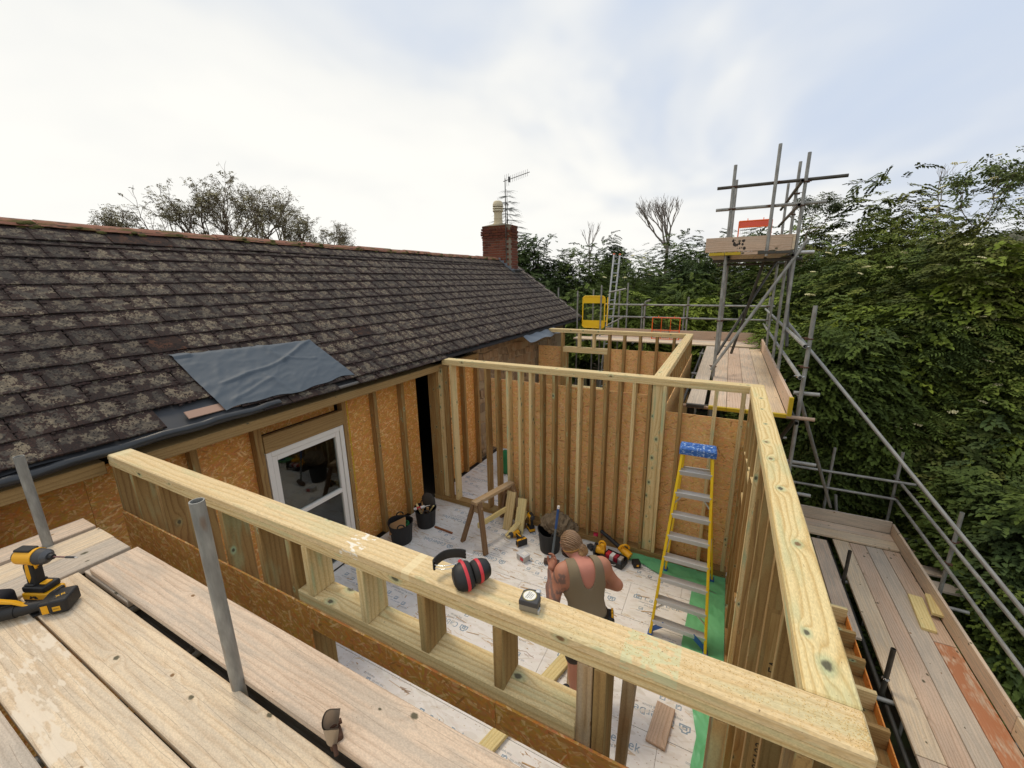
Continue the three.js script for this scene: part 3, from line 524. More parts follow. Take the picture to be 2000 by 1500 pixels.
// far wing: side wall and end wall
{
  const w = thing('timber_wall_frame', 'side wall of the far wing running from the partition along the raised walkway', 'wall frame');
  part(w, 'top_plate', bx(-.769, -.626, -1.286, -1.24, -9.988, -5.51, .005), pine[0]); part(w, 'top_plate', bx(-.767, -.628, -1.333, -1.287, -9.988, -5.51, .004), pine[3]);
  for (let z = -5.62; z > -9.9; z -= .385) part(w, 'stud', bx(-.766, -.629, FL + .045, -1.334, z, z - .045), pick(stud));
  part(w, 'bottom_plate', bx(-.767, -.628, FL + .002, FL + .045, -9.988, -5.522), stud[0]);
  part(w, 'strand_board', osbBx(-.625, -.613, FL, -1.69, -7.75, -5.524, .001), osbM[0]); part(w, 'strand_board', osbBx(-.625, -.613, FL, -1.69, -10.0, -7.752, .001), osbM[0]);
  finish(w);
  const e = thing('timber_wall_frame', 'end wall of the far wing with a small window opening below the back walkway', 'wall frame');
  part(e, 'top_plate', bx(-4.10, -.626, -1.286, -1.24, -10.135, -9.99, .005), pine[1]); part(e, 'top_plate', bx(-4.08, -.628, -1.333, -1.287, -10.133, -9.992, .004), pine[0]);
  for (const x of [-3.76, -2.535, -2.17, -1.80, -1.42, -1.045, -.70]) part(e, 'stud', bx(x, x + .06, FL + .045, -1.334, -9.993, -10.132), pick(stud));
  for (const x of [-3.31, -2.925]) part(e, 'cripple_stud', bx(x, x + .06, -1.695, -1.334, -9.993, -10.132), pick(pine));
  part(e, 'lintel', bx(-3.698, -2.537, -1.83, -1.697, -9.993, -10.132), pine[2]);
  part(e, 'jack_stud', bx(-3.698, -3.59, FL + .045, -1.831, -9.993, -10.132), stud[2]); part(e, 'jack_stud', bx(-2.62, -2.537, FL + .045, -1.831, -9.993, -10.132), stud[0]);
  part(e, 'sill', bx(-3.588, -2.622, -2.78, -2.72, -9.993, -10.132), pine[0]); part(e, 'bottom_plate', bx(-4.1, -.628, FL + .002, FL + .045, -10.133, -9.993), stud[1]);
  const o = osbM[0]; part(e, 'strand_board', osbBx(-2.54, -.62, FL, -1.705, -10.148, -10.136, .001), o); part(e, 'strand_board', osbBx(-4.45, -3.69, FL, -1.715, -10.148, -10.136, .001), o); part(e, 'strand_board', osbBx(-3.688, -2.542, FL, -2.78, -10.148, -10.136, .001), o);
  finish(e);
}
// lining against the house
{
  const w = thing('timber_wall_frame', 'strand-board lining and studs under the eaves of the old house', 'wall frame');
  part(w, 'wall_plate', bx(-4.46, -4.13, -1.435, -1.335, -5.34, -1.30, .004), headM); part(w, 'wall_plate', bx(-4.46, -4.13, -1.40, -1.30, -1.14, .6, .004), headM); part(w, 'wall_plate', bx(-4.5, -4.40, -1.52, -1.42, -7.0, -5.53, .004), headM);
  const o = osbM[1], P = (z0, z1, y0 = FL, y1 = -1.46) => part(w, 'strand_board', osbBx(-4.562, -4.55, y0, y1, z0, z1, .001), o);
  P(.6, -1.1); P(-1.102, -1.86); P(-1.862, -2.50); P(-2.53, -3.56, -1.655); P(-3.63, -4.205); P(-4.207, -4.785); P(-4.787, -5.21); P(-5.56, -6.53); P(-6.532, -7.03);
  for (const z of [.2, -.5, -1.82, -2.43, -3.605, -4.165, -4.75, -6.5, -7.0]) part(w, 'stud', bx(-4.548, -4.452, FL, -1.437, z, z - (z === -2.43 ? .08 : .062)), pick(stud));
  part(w, 'lintel', bx(-4.50, -4.44, -1.85, -1.65, -3.60, -2.515), headM);
  part(w, 'yellow_tape', bx(-4.449, -4.446, -2.9, -1.47, -3.69, -3.675, .0005), endY);
{ const t = canvasTex(512, 192, (g, W, H) => { g.drawImage(osbB.image, 100, 300, 512, 192, 0, 0, W, H); g.fillStyle = '#3a2a1a'; g.font = 'bold 92px sans-serif'; g.fillText('Zero', 120, 96); g.fillRect(60, 130, 400, 7); g.fillRect(60, 160, 400, 7); }, false); const m = part(w, 'printed_patch', new THREE.PlaneGeometry(.52, .2).rotateY(Math.PI / 2), std({ map: t, roughness: .75 })); m.position.set(-4.5485, EYE - 2.62, -6.22); }
  finish(w);
  // glazed door
  const d = thing('glazed_door', 'white framed glazed door in the old house wall under the eaves', 'door');
  const z0 = -2.52, z1 = -3.585, y1 = -1.855, y0 = -3.845, x0 = -4.53, x1 = -4.445;
  part(d, 'jamb', bx(x0, x1, y0, y1, z0, z0 - .06), white); part(d, 'jamb', bx(x0, x1, y0, y1, z1, z1 + .06), white); part(d, 'head', bx(x0, x1, y1 - .06, y1, z0 - .061, z1 + .061), white);
  const s = part(d, 'sash', mg([bx(x0 + .02, x1 - .012, y0 + .01, y1 - .066, z0 - .066, z0 - .126), bx(x0 + .02, x1 - .012, y0 + .01, y1 - .066, z1 + .066, z1 + .126), bx(x0 + .02, x1 - .012, y1 - .126, y1 - .066, z0 - .127, z1 + .127), bx(x0 + .02, x1 - .012, -2.79, -2.735, z0 - .127, z1 + .127), bx(x0 + .02, x1 - .012, y0 + .01, y0 + .09, z0 - .127, z1 + .127)]), white);
  const glass = new THREE.MeshPhysicalMaterial({ color: 0xdfe6e4, roughness: .02, transmission: 1, thickness: 0, ior: 1.6, specularIntensity: 1 });
  part(d, 'pane', bx(-4.49, -4.486, -2.733, y1 - .128, z0 - .128, z1 + .128, .0005), glass); part(d, 'pane', bx(-4.49, -4.486, y0 + .092, -2.792, z0 - .128, z1 + .128, .0005), glass);
  part(s, 'handle', mg([bx(x1 - .012, x1 + .01, -2.95, -2.85, z0 - .08, z0 - .11), bx(x1 + .01, x1 + .02, -2.88, -2.86, z0 - .08, z0 - .19)]), white);
  finish(d);
}
// joists running out past the right-hand wall
{
  const w = thing('joist_frame', 'row of floor joists jutting out past the right-hand wall with an orange rim board', 'joists');
  let k = 0; for (let z = -1.6; z > -5.5; z -= .381, k++) part(w, 'joist', bx(.49, 1.625, -4.06, -3.86, z, z - .045), pick(rnd() < .5 ? pine : stud));
  part(w, 'rim_board', osbBx(1.626, 1.638, -4.06, -3.95, -5.47, -1.5, .001), ply);
  part(w, 'soffit_sheet', bx(.49, 1.64, -4.075, -4.062, -5.47, -1.5, .001), stud[0]);
  part(w, 'post', bx(1.45, 1.55, groundH(1.5, -2) - EYE - .1, -4.076, -1.7, -1.8), stud[0]); part(w, 'post', bx(1.45, 1.55, groundH(1.5, -5) - EYE - .1, -4.076, -5.3, -5.4), stud[0]);
  finish(w);
}

{ // screw heads and sawdust on the front plates
  const t = thing('sawdust', 'sawdust and specks scattered over the corner of the front plate', 'sawdust', null, 'stuff'), g = new THREE.TetrahedronGeometry(1), N = 1500, im = new THREE.InstancedMesh(g, std({ color: 0xe2c890, roughness: 1 }), N), m = new THREE.Matrix4(), q = new THREE.Quaternion();
  for (let i = 0; i < N; i++) { const k = Math.pow(rnd(), 2.2), x = .465 - k * 1.1, z = -1.16 - rnd() * .125, r = rr(.0006, .0022); q.setFromEuler(new THREE.Euler(rnd() * 6, rnd() * 6, 0)); m.compose(V(x, EYE - 1.2395 + r * .4, z), q, V(r * 1.6, r, r)); im.setMatrixAt(i, m); }
  im.name = 'specks'; im.userData.kind = 'stuff'; t.add(im);
}
// ---------- scaffolding ----------
const P = (x, y, z) => V(x, y + EYE, z);
const gnd = (x, z) => groundH(x, z) - EYE;
const coupG = mg([new THREE.TorusGeometry(.031, .009, 6, 14).rotateX(Math.PI / 2), rbox(.03, .03, .05, .006).translate(.04, 0, 0), new THREE.CylinderGeometry(.006, .006, .06, 6).rotateZ(Math.PI / 2).translate(.06, .008, .012)]);
function coupler(t, p, dir, mat = rusty) { const m = part(t, 'coupler', coupG, mat); m.position.copy(p); m.quaternion.setFromUnitVectors(V(0, 1, 0), dir.clone().normalize()); m.rotateY(rnd() * 6.28); return m; }
const standard = (t, x, z, top, bot, mat = galv, name = 'standard') => part(t, name, pipe(P(x, bot === undefined ? gnd(x, z) - .05 : bot, z), P(x, top, z)), mat);
const tubeX = (t, x0, x1, y, z, mat = galv, n = 'ledger') => part(t, n, pipe(P(x0, y, z), P(x1, y, z)), mat);
const tubeZ = (t, x, y, z0, z1, mat = galv, n = 'ledger') => part(t, n, pipe(P(x, y, z0), P(x, y, z1)), mat);
const brd = (t, x0, x1, ytop, z0, z1, mat, n = 'scaffold_board') => part(t, n, bx(x0, x1, ytop - .038, ytop + rr(-.002, .002), z0, z1, .004), mat || pick(boardM));
const band = (t, x0, x1, y, z, mat) => part(t, 'end_band', bx(x0, x1, y - .042, y + .002, z - .004, z + .05, .001), mat);
// near platform, where the tools lie
{
  const t = thing('scaffold_platform', 'near scaffold platform of worn boards holding the yellow power tools', 'scaffold');
  brd(t, -3.05, 1.7, -1.535, -.882, -.661, boardM[1]); brd(t, -3.14, 1.7, -1.575, -.638, -.412, boardM[0]); brd(t, -3.14, 1.7, -1.577, -.402, -.184, boardPlaster); brd(t, -3.14, 1.7, -1.575, -.172, .05, boardM[2]); brd(t, -3.14, 1.7, -1.575, .06, .285, boardM[1]);
  brd(t, -3.885, -3.682, -1.575, -.887, .8, boardM[1]); brd(t, -3.632, -3.398, -1.575, -.887, .8, boardM[0]); brd(t, -3.392, -3.165, -1.573, -.882, .8, boardM[2]);
  part(t, 'packer_board', bx(-3.12, -2.6, -1.613, -1.5755, -.76, -.655), boardM[2]);
  for (const x of [-3.0, -2.62, -2.02, -.95, .9]) tubeZ(t, x, -1.64, -.80, .75, galv, 'transom');
  for (const x of [-3.8, -3.25]) part(t, 'transom', pipe(P(-4.0, -1.64, x > -3.5 ? -.7 : .5), P(-3.05, -1.64, x > -3.5 ? -.7 : .5)), galv);
  tubeX(t, -4.0, 1.6, -1.69, -.69, galvDark); tubeX(t, -4.0, 1.6, -1.69, .62, galvDark);
  standard(t, -1.605, -.645, -.741); standard(t, -3.657, -.655, -.97); standard(t, 1.3, -.645, -.9); standard(t, -1.6, .66, -1.70); standard(t, -3.6, .66, -1.70); standard(t, 1.3, .66, -1.70);
  coupler(t, P(-1.605, -1.69, -.645), V(0, 1, 0)); coupler(t, P(-2.02, -1.66, -.64), V(1, 0, 0), galvDark);
  // open bronze coupler standing up through the gap
  const c = onY(655, 1432, -1.51), cg = new THREE.Group(); cg.name = 'open_coupler'; t.add(cg);
  const shell = (k) => { const g = new THREE.CylinderGeometry(.042 * k, .026 * k, .088, 20, 6, true, 2.2, 3.9), p = g.attributes.position; for (let i = 0; i < p.count; i++) { const a = Math.atan2(p.getZ(i), p.getX(i)); if (p.getY(i) > .03) p.setY(i, p.getY(i) + .008 * Math.sin(a * 3 + 1)); } g.computeVertexNormals(); return g; };
  const cap = part(cg, 'cap', mg([shell(1), shell(.88)]), new THREE.MeshStandardMaterial({ color: 0x9c8f80, roughness: .4, metalness: .5, side: THREE.DoubleSide })); cap.position.copy(c).add(V(0, .020, 0)); cap.rotation.set(.1, 1.36, -.1, 'YXZ');
  const hing = part(cg, 'hinge', mg([new THREE.CylinderGeometry(.009, .009, .055, 8).rotateX(Math.PI / 2).translate(-.033, -.012, 0), rbox(.05, .05, .045, .008).translate(-.01, -.045, 0), new THREE.CylinderGeometry(.007, .007, .07, 8).rotateZ(1.2).translate(.02, -.03, .01)]), rusty); hing.position.copy(c).add(V(0, .012, 0)); hing.rotation.y = -.5;
  finish(t);
}
// lower walkway on the right
{
  const t = thing('scaffold_walkway', 'low boarded walkway with toe boards and tube rails beside the wooded bank', 'scaffold');
  const D = -4.45, B = [[2.02, 2.243, 0], [2.249, 2.466, 3], [2.472, 2.692, 2]];
  for (const [a, b, m] of B) { brd(t, a, b, D, -8.1, -4.35, boardM[m]); brd(t, a, b, D, -4.34, -.9, boardM[(m + 1) % 4]); }
  brd(t, 2.698, 2.912, D, -8.1, -6.1, boardM[3]); brd(t, 2.698, 2.912, D, -6.09, -.9, boardRed);
  brd(t, 1.70, 1.92, D, -8.0, -5.75, boardM[1]);
  brd(t, .6, 2.915, D + .035, -8.36, -8.115, boardM[0]); brd(t, .6, 2.915, D + .037, -8.62, -8.37, boardM[1]);
  part(t, 'toe_board', bx(2.92, 2.958, D - .0, D + .225, -5.0, -.9), boardM[0]); part(t, 'toe_board', bx(2.922, 2.96, D, D + .222, -8.66, -5.01), boardM[1]); part(t, 'toe_board', bx(.8, 2.918, D + .037, D + .262, -8.665, -8.627), boardM[2]);
  tubeZ(t, 3.02, -3.58, -9.3, -.9, galv, 'guard_rail'); tubeZ(t, 3.02, -3.92, -9.1, -.9, galv, 'guard_rail');
  tubeX(t, .7, 3.2, -3.55, -8.93, galv, 'guard_rail'); tubeX(t, .8, 2.98, -3.88, -8.93, galv, 'guard_rail');
  for (const [x, z, y] of [[2.98, -9.05, -3.03], [2.02, -8.99, -3.09], [3.07, -7.12, -3.12], [3.07, -4.9, -3.2], [3.07, -2.6, -3.1], [1.97, -6.98, -3.97], [1.95, -5.04, -3.91]]) { standard(t, x, z, y, undefined, z > -7 && x < 2.5 ? galvDark : galv); for (const yy of [-3.57, -3.9]) if (x > 2) coupler(t, P(x, yy, z), V(0, 1, 0)); }
  for (const z of [-8.75, -7.0, -4.95, -2.7]) tubeX(t, .9, 3.35, D - .065, z, galv, 'transom');
  tubeZ(t, 1.97, D - .115, -9, -1, galvDark); tubeZ(t, 3.07, D - .115, -9, -1, galvDark);
  for (const [z, l] of [[-8.5, .45], [-8.05, .62], [-7.66, .7]]) part(t, 'scaffold_board', bx(2.985, 2.985 + l, D - .13, D - .092, z, z + .22), pick(boardM));
  for (const [x, z] of [[2.4, -8.9], [1.75, -8.85]]) part(t, 'brace', pipe(P(x - .1, -4.9, z), P(x - .25, -4.0, z - .05)), galv);
  for (const x of [1.935, 1.95]) part(t, 'tie_wire', new THREE.TorusGeometry(.034, .004, 5, 14).rotateX(1.2).translate(1.95, EYE - 4.32 + (x - 1.94), -5.04), chrome);
  finish(t);
}
// raised walkway round the far wing and the loading tower on it
{
  const t = thing('scaffold_walkway', 'raised boarded walkway beyond the partition and around the far wing', 'scaffold');
  const D = -1.68;
  for (const [a, b, m] of [[-.375, -.152, 2], [-.10, .112, 1], [.117, .335, 3], [.34, .56, 1], [.565, .785, 0]]) { brd(t, a, b, D, -11.3, -5.88, boardM[m]); band(t, a, b, D, -5.925, m === 2 ? galvDark : endY); }
  part(t, 'toe_board', bx(.79, .828, D, D + .225, -11.5, -5.86), boardM[3]); part(t, 'end_band', bx(.786, .832, D - .01, D + .228, -5.90, -5.85, .001), endY);
  for (let k = 0; k < 4; k++) brd(t, -3.9 + (k > 1 ? .5 : 0), .78, D + .03, -11.36 - k * .225 - .222, -11.36 - k * .225, boardM[k]);
  part(t, 'toe_board', bx(-3.2, .82, D + .03, D + .255, -12.30, -12.262), boardM[3]);
  for (const x of [-.45, .9]) tubeZ(t, x, D - .10, -12.4, -5.9, galvDark);
  for (const z of [-6.02, -8.2, -10.5, -12.1]) tubeX(t, -.48, z === -6.02 ? 1.1 : 1.0, D - .065, z, z === -6.02 ? std({ color: 0xb59c86, roughness: .7 }) : galv, 'transom');
  for (const x of [-3.6, -2.2, -.9]) tubeZ(t, x, D - .03, -12.45, -11.3, galv, 'transom');
  tubeZ(t, .875, -.83, -12.6, -5.97, galv, 'guard_rail'); tubeZ(t, .875, -1.216, -12.6, -5.97, galv, 'guard_rail');
  tubeX(t, -3.25, 1.05, -.745, -12.35, galv, 'guard_rail'); tubeX(t, -3.25, 1.05, -1.095, -12.35, galv, 'guard_rail');
  for (const [x, z, y] of [[.925, -6.05, -.35], [.925, -12.3, -.5], [-.966, -12.3, -.515], [-1.06, -12.42, -.79], [-2.10, -12.3, -.66], [-2.19, -12.42, -.70], [-2.665, -12.6, -.13], [-2.86, -12.42, -.35], [-3.29, -12.0, -.186], [-3.7, -12.6, -.317], [-4.07, -12.2, -.345], [-5.0, -13.0, -.26], [-.45, -6.1, -1.72], [-.45, -10.4, -1.72]]) { standard(t, x, z, y); if (y > -.9 && x > -3.2 && z > -12.5) { coupler(t, P(x, -.745, z), V(0, 1, 0)); coupler(t, P(x, -1.095, z), V(0, 1, 0)); } }
  for (const y of [-.84, -1.216]) coupler(t, P(.9, y, -6.05), V(0, 1, 0), chrome);
  for (const y of [-2.45, -2.9]) { tubeX(t, -.4, 1.25, y, -6.3, galv, 'transom'); tubeX(t, -.4, 1.2, y, -8.6, galv, 'transom'); }
  part(t, 'stub', pipe(P(.85, -1.44, -6.1), P(1.12, -1.44, -6.1)), galv);
  part(t, 'brace', pipe(onZ(1560, 770, -6.25), onZ(1622, 990, -8.7)), galv); part(t, 'brace', pipe(P(.93, -1.75, -6.1), P(.45, -3.3, -6.9)), galvDark);
  part(t, 'rail_strut', pipe(P(-2.1, -.66, -12.36), P(-1.95, -.60, -12.2)), galv); part(t, 'rail_strut', pipe(P(-3.2, -.40, -12.5), P(-2.7, -.30, -12.5)), galv); part(t, 'rail_strut', pipe(P(-3.25, -1.4, -12.5), P(-2.7, -1.1, -12.6)), galv);
  part(t, 'raking_tube', pipe(P(.9, -.74, -8.3), P(3.21, -3.633, -5.22)), galv); 
  finish(t);
  const w = thing('scaffold_tower', 'tall tube tower with a small high platform standing on the raised walkway', 'scaffold');
  standard(w, -.107, -7.8, 1.67); standard(w, .45, -7.74, 1.87, .30); standard(w, .83, -7.8, 1.72); standard(w, -.088, -10.4, 1.94); standard(w, .83, -8.82, 1.82); standard(w, .83, -10.4, 1.77);
  tubeX(w, -.335, 1.335, 1.365, -7.85, galvDark, 'guard_rail'); tubeX(w, -.325, 1.13, 1.04, -7.85, galv, 'guard_rail');
  for (const y of [1.33, 1.005]) { tubeZ(w, .78, y, -10.7, -7.68, galvDark, 'guard_rail'); coupler(w, P(.83, y, -7.8), V(0, 1, 0)); coupler(w, P(.83, y, -8.82), V(0, 1, 0)); coupler(w, P(-.107, y + .03, -7.8), V(0, 1, 0)); coupler(w, P(.45, y + .03, -7.76), V(0, 1, 0)); }
  for (let k = 0; k < 5; k++) { const a = -.36 + k * .232; brd(w, a, a + .225, .375, -10.6, -7.72, boardM[(k + 2) % 4]); band(w, a, a + .225, .375, -7.765, k < 2 ? endY : k === 2 ? boardM[3] : galvDark); }
  part(w, 'toe_board', bx(-.42, .765, .385, .607, -7.775, -7.737), boardM[3]); part(w, 'toe_board', bx(.768, .805, .385, .607, -10.5, -7.75), boardM[0]);
  { const sp = []; for (let i = 0; i < 26; i++) { const r = Math.pow(rnd(), 2) * .022 + .003; sp.push(new THREE.CircleGeometry(r, 9).scale(1, rr(.7, 1.5), 1).translate(.05 + rr(-.06, .06) * (1 + rnd()), EYE + .50 + rr(-.08, .07), -7.7362 + i * .00002)); } part(w, 'paint_splash', mg(sp), std({ color: 0x3b3430, roughness: .9 })); }
  for (const x of [-.068, .787]) tubeZ(w, x, .298, -10.7, -7.66, galvDark); tubeX(w, -.3, .95, .25, -7.95, galvDark, 'transom'); tubeX(w, -.3, .95, .25, -10.3, galvDark, 'transom');
  part(w, 'putlog', pipe(P(.8, .346, -7.92), P(1.085, .346, -7.92)), std({ color: 0xc4c6c8, roughness: .4, metalness: .3 }));
  part(w, 'brace', pipe(P(.965, .53, -7.74), P(-.15, -1.55, -7.70)), galv); part(w, 'brace', pipe(onZ(1524, 500, -10.2), onZ(1400, 692, -7.9)), galvDark); part(w, 'brace', pipe(onZ(1495, 503, -8.4), onZ(1428, 690, -9.0)), galvDark); part(w, 'brace', pipe(P(.86, .40, -8.9), P(.90, -1.1, -7.8)), galvDark);
  coupler(w, P(-.107, -1.5, -7.76), V(0, 1, 0)); coupler(w, P(-.107, -.72, -7.8), V(0, 1, 0));
  finish(w);
  // guards
  const g = thing('ladder_gate', 'yellow safety gate with a mesh centre on the back walkway', 'gate');
  const x0 = -3.86, x1 = -3.2, y0 = -1.42, y1 = -.5, z = -12.08, rim = [];
  const rp = (x, y) => P(x, y, z), cs = [[x0 + .05, y0], [x1 - .05, y0], [x1, y0 + .05], [x1, y1 - .05], [x1 - .05, y1], [x0 + .05, y1], [x0, y1 - .05], [x0, y0 + .05]];
  part(g, 'frame', mg(cs.map((c, i) => cyl(rp(...c), rp(...cs[(i + 1) % 8]), .018, .018, 8))), gateY);
  part(g, 'panel', bx(x0 + .02, x1 - .02, y1 - .20, y1 - .02, z - .004, z + .004, .001), gateY); part(g, 'panel', bx(x0 + .02, x1 - .02, y0 + .02, y0 + .22, z - .004, z + .004, .001), gateY);
  const wires = []; for (let i = 1; i < 10; i++) wires.push(cyl(rp(mix(x0, x1, i / 11), y0 + .24), rp(mix(x0, x1, i / 11), y1 - .24), .002, .002, 4)); for (let i = 1; i < 8; i++) wires.push(cyl(rp(x0, mix(y0 + .24, y1 - .24, i / 8)), rp(x1, mix(y0 + .24, y1 - .24, i / 8)), .002, .002, 4));
  part(g, 'wire_mesh', mg(wires), galvDark); part(g, 'hinge_post', mg([cyl(P(x1 + .07, y0 + .05, z - .06), P(x1 + .07, y1 - .03, z - .06), .016, .016, 8), cyl(P(x1, y0 + .2, z), P(x1 + .07, y0 + .2, z - .06), .01, .01, 6), cyl(P(x1, y1 - .2, z), P(x1 + .07, y1 - .2, z - .06), .01, .01, 6)]), gateY);
  finish(g);
  const guard = (X0, X1, Y0, Y1, Z, label, band) => {
    const q = thing('mesh_guard', label, 'mesh guard'), R = [];
    for (let i = 0; i <= 3; i++) if (!band || i % 3 === 0) R.push(cyl(P(mix(X0, X1, i / 3), Y0, Z), P(mix(X0, X1, i / 3), Y1, Z), i % 3 ? .010 : .014, i % 3 ? .010 : .014, 6)); for (const y of band ? [Y0, Y1 - .12, Y1] : [Y0, mix(Y0, Y1, .42), Y1]) R.push(cyl(P(X0, y, Z), P(X1, y, Z), .014, .014, 6));
    part(q, 'frame', mg(R), orange); const wv = []; for (let i = 1; i < 12; i++) wv.push(cyl(P(mix(X0, X1, i / 15), Y0, Z), P(mix(X0, X1, i / 15), Y1, Z), .0015, .0015, 4)); for (let i = 1; i < 9; i++) wv.push(cyl(P(X0, mix(Y0, Y1, i / 12), Z), P(X1, mix(Y0, Y1, i / 12), Z), .0015, .0015, 4));
    part(q, 'wire_mesh', mg(wv), galvDark); if (band) part(q, 'panel', bx(X0, X1, Y1 - .12, Y1, Z - .003, Z + .003, .001), std({ color: 0xdf5a44, roughness: .5 })); for (const x of [X0 + .15, X1 - .15]) part(q, 'hook', cyl(P(x, Y1, Z), P(x, Y1 + .05, Z - .03), .008, .008, 5), orange);
    finish(q);
  };
  guard(-1.81, -1.10, D + .032, -1.06, -11.95, 'orange mesh guard propped on the back walkway', false);
  guard(.04, .62, .38, 1.10, -10.2, 'red-orange mesh guard with solid top band on the high tower platform', true);
  const l = thing('access_ladder', 'aluminium pole ladder rising from the back walkway behind the yellow gate', 'ladder');
  const b0 = P(-3.42, -3.9, -12.55), b1 = P(-3.22, .70, -13.0), off = V(.10, 0, -.33);
  for (const k of [0, 1]) part(l, 'stile', cyl(b0.clone().addScaledVector(off, k), b1.clone().addScaledVector(off, k), .028, .028, 8), alu);
  for (let i = 1; i < 17; i++) { const p = b0.clone().lerp(b1, i / 17); part(l, 'rung', cyl(p, p.clone().add(off), .014, .014, 6), alu); }
  for (const k of [0, 1]) part(l, 'end_cap', cyl(b1.clone().addScaledVector(off, k), b1.clone().addScaledVector(off, k).add(V(0, .04, 0)), .031, .031, 8), orange);
  finish(l);
}
// ---------- tools and materials in the room ----------
const FY = EYE + FL;        // floor level (world)
// green membrane on the floor
{
  const t = thing('floor_membrane', 'crinkled green plastic membrane along the foot of the right-hand wall', 'plastic sheet');
  const pos = [], idx = []; const lay = (fn, N, K) => { const o = pos.length / 3; for (let j = 0; j <= K; j++) for (let i = 0; i <= N; i++) { const [x, z] = fn(i / N, j / K); let y = .006 + .018 * Math.pow(n2(x * 5, z * 4, 9), 2) + .012 * Math.pow(1 - Math.abs(2 * n2(x * 9 + z * 3, z * 6, 10) - 1), 4); pos.push(x, FY + y, z); } for (let j = 0; j < K; j++) for (let i = 0; i < N; i++) { const a = o + j * (N + 1) + i; idx.push(a, a + 1, a + N + 1, a + 1, a + N + 2, a + N + 1); } };
  const xin = z => { const k = [[-1.3, .06], [-2.87, .10], [-3.1, .127], [-4.03, -.085], [-4.6, -.06], [-5.0, -.05]]; for (let i = 1; i < k.length; i++) if (z > k[i][0]) return mix(k[i - 1][1], k[i][1], (z - k[i - 1][0]) / (k[i][0] - k[i - 1][0])); return -.05; };
  lay((a, b) => { const z = mix(-1.31, -5.0, b); return [mix(xin(z), .325, a), z]; }, 24, 160);
  lay((a, b) => { const x = mix(-1.02, .325, a), zf = mix(-5.2, -5.0, sst(0, .72, a)) + .02 * Math.sin(a * 20); return [x, mix(zf, -5.36, b)]; }, 70, 18);
  const g = new THREE.BufferGeometry(); g.setAttribute('position', new THREE.Float32BufferAttribute(pos, 3)); g.setIndex(idx); g.computeVertexNormals();
  const u = []; for (let i = 0; i < pos.length; i += 3) u.push(pos[i], pos[i + 2]); g.setAttribute('uv', new THREE.Float32BufferAttribute(u, 2));
  const gt = tex(256, 256, (a, b) => { const f = fbm(a * 6, b * 6, 6, 6, 5, 4); return mix3([92, 172, 118], [126, 200, 148], f); });
  part(t, 'sheet', g, std({ map: gt, roughness: .32, side: THREE.DoubleSide })); finish(t);
}
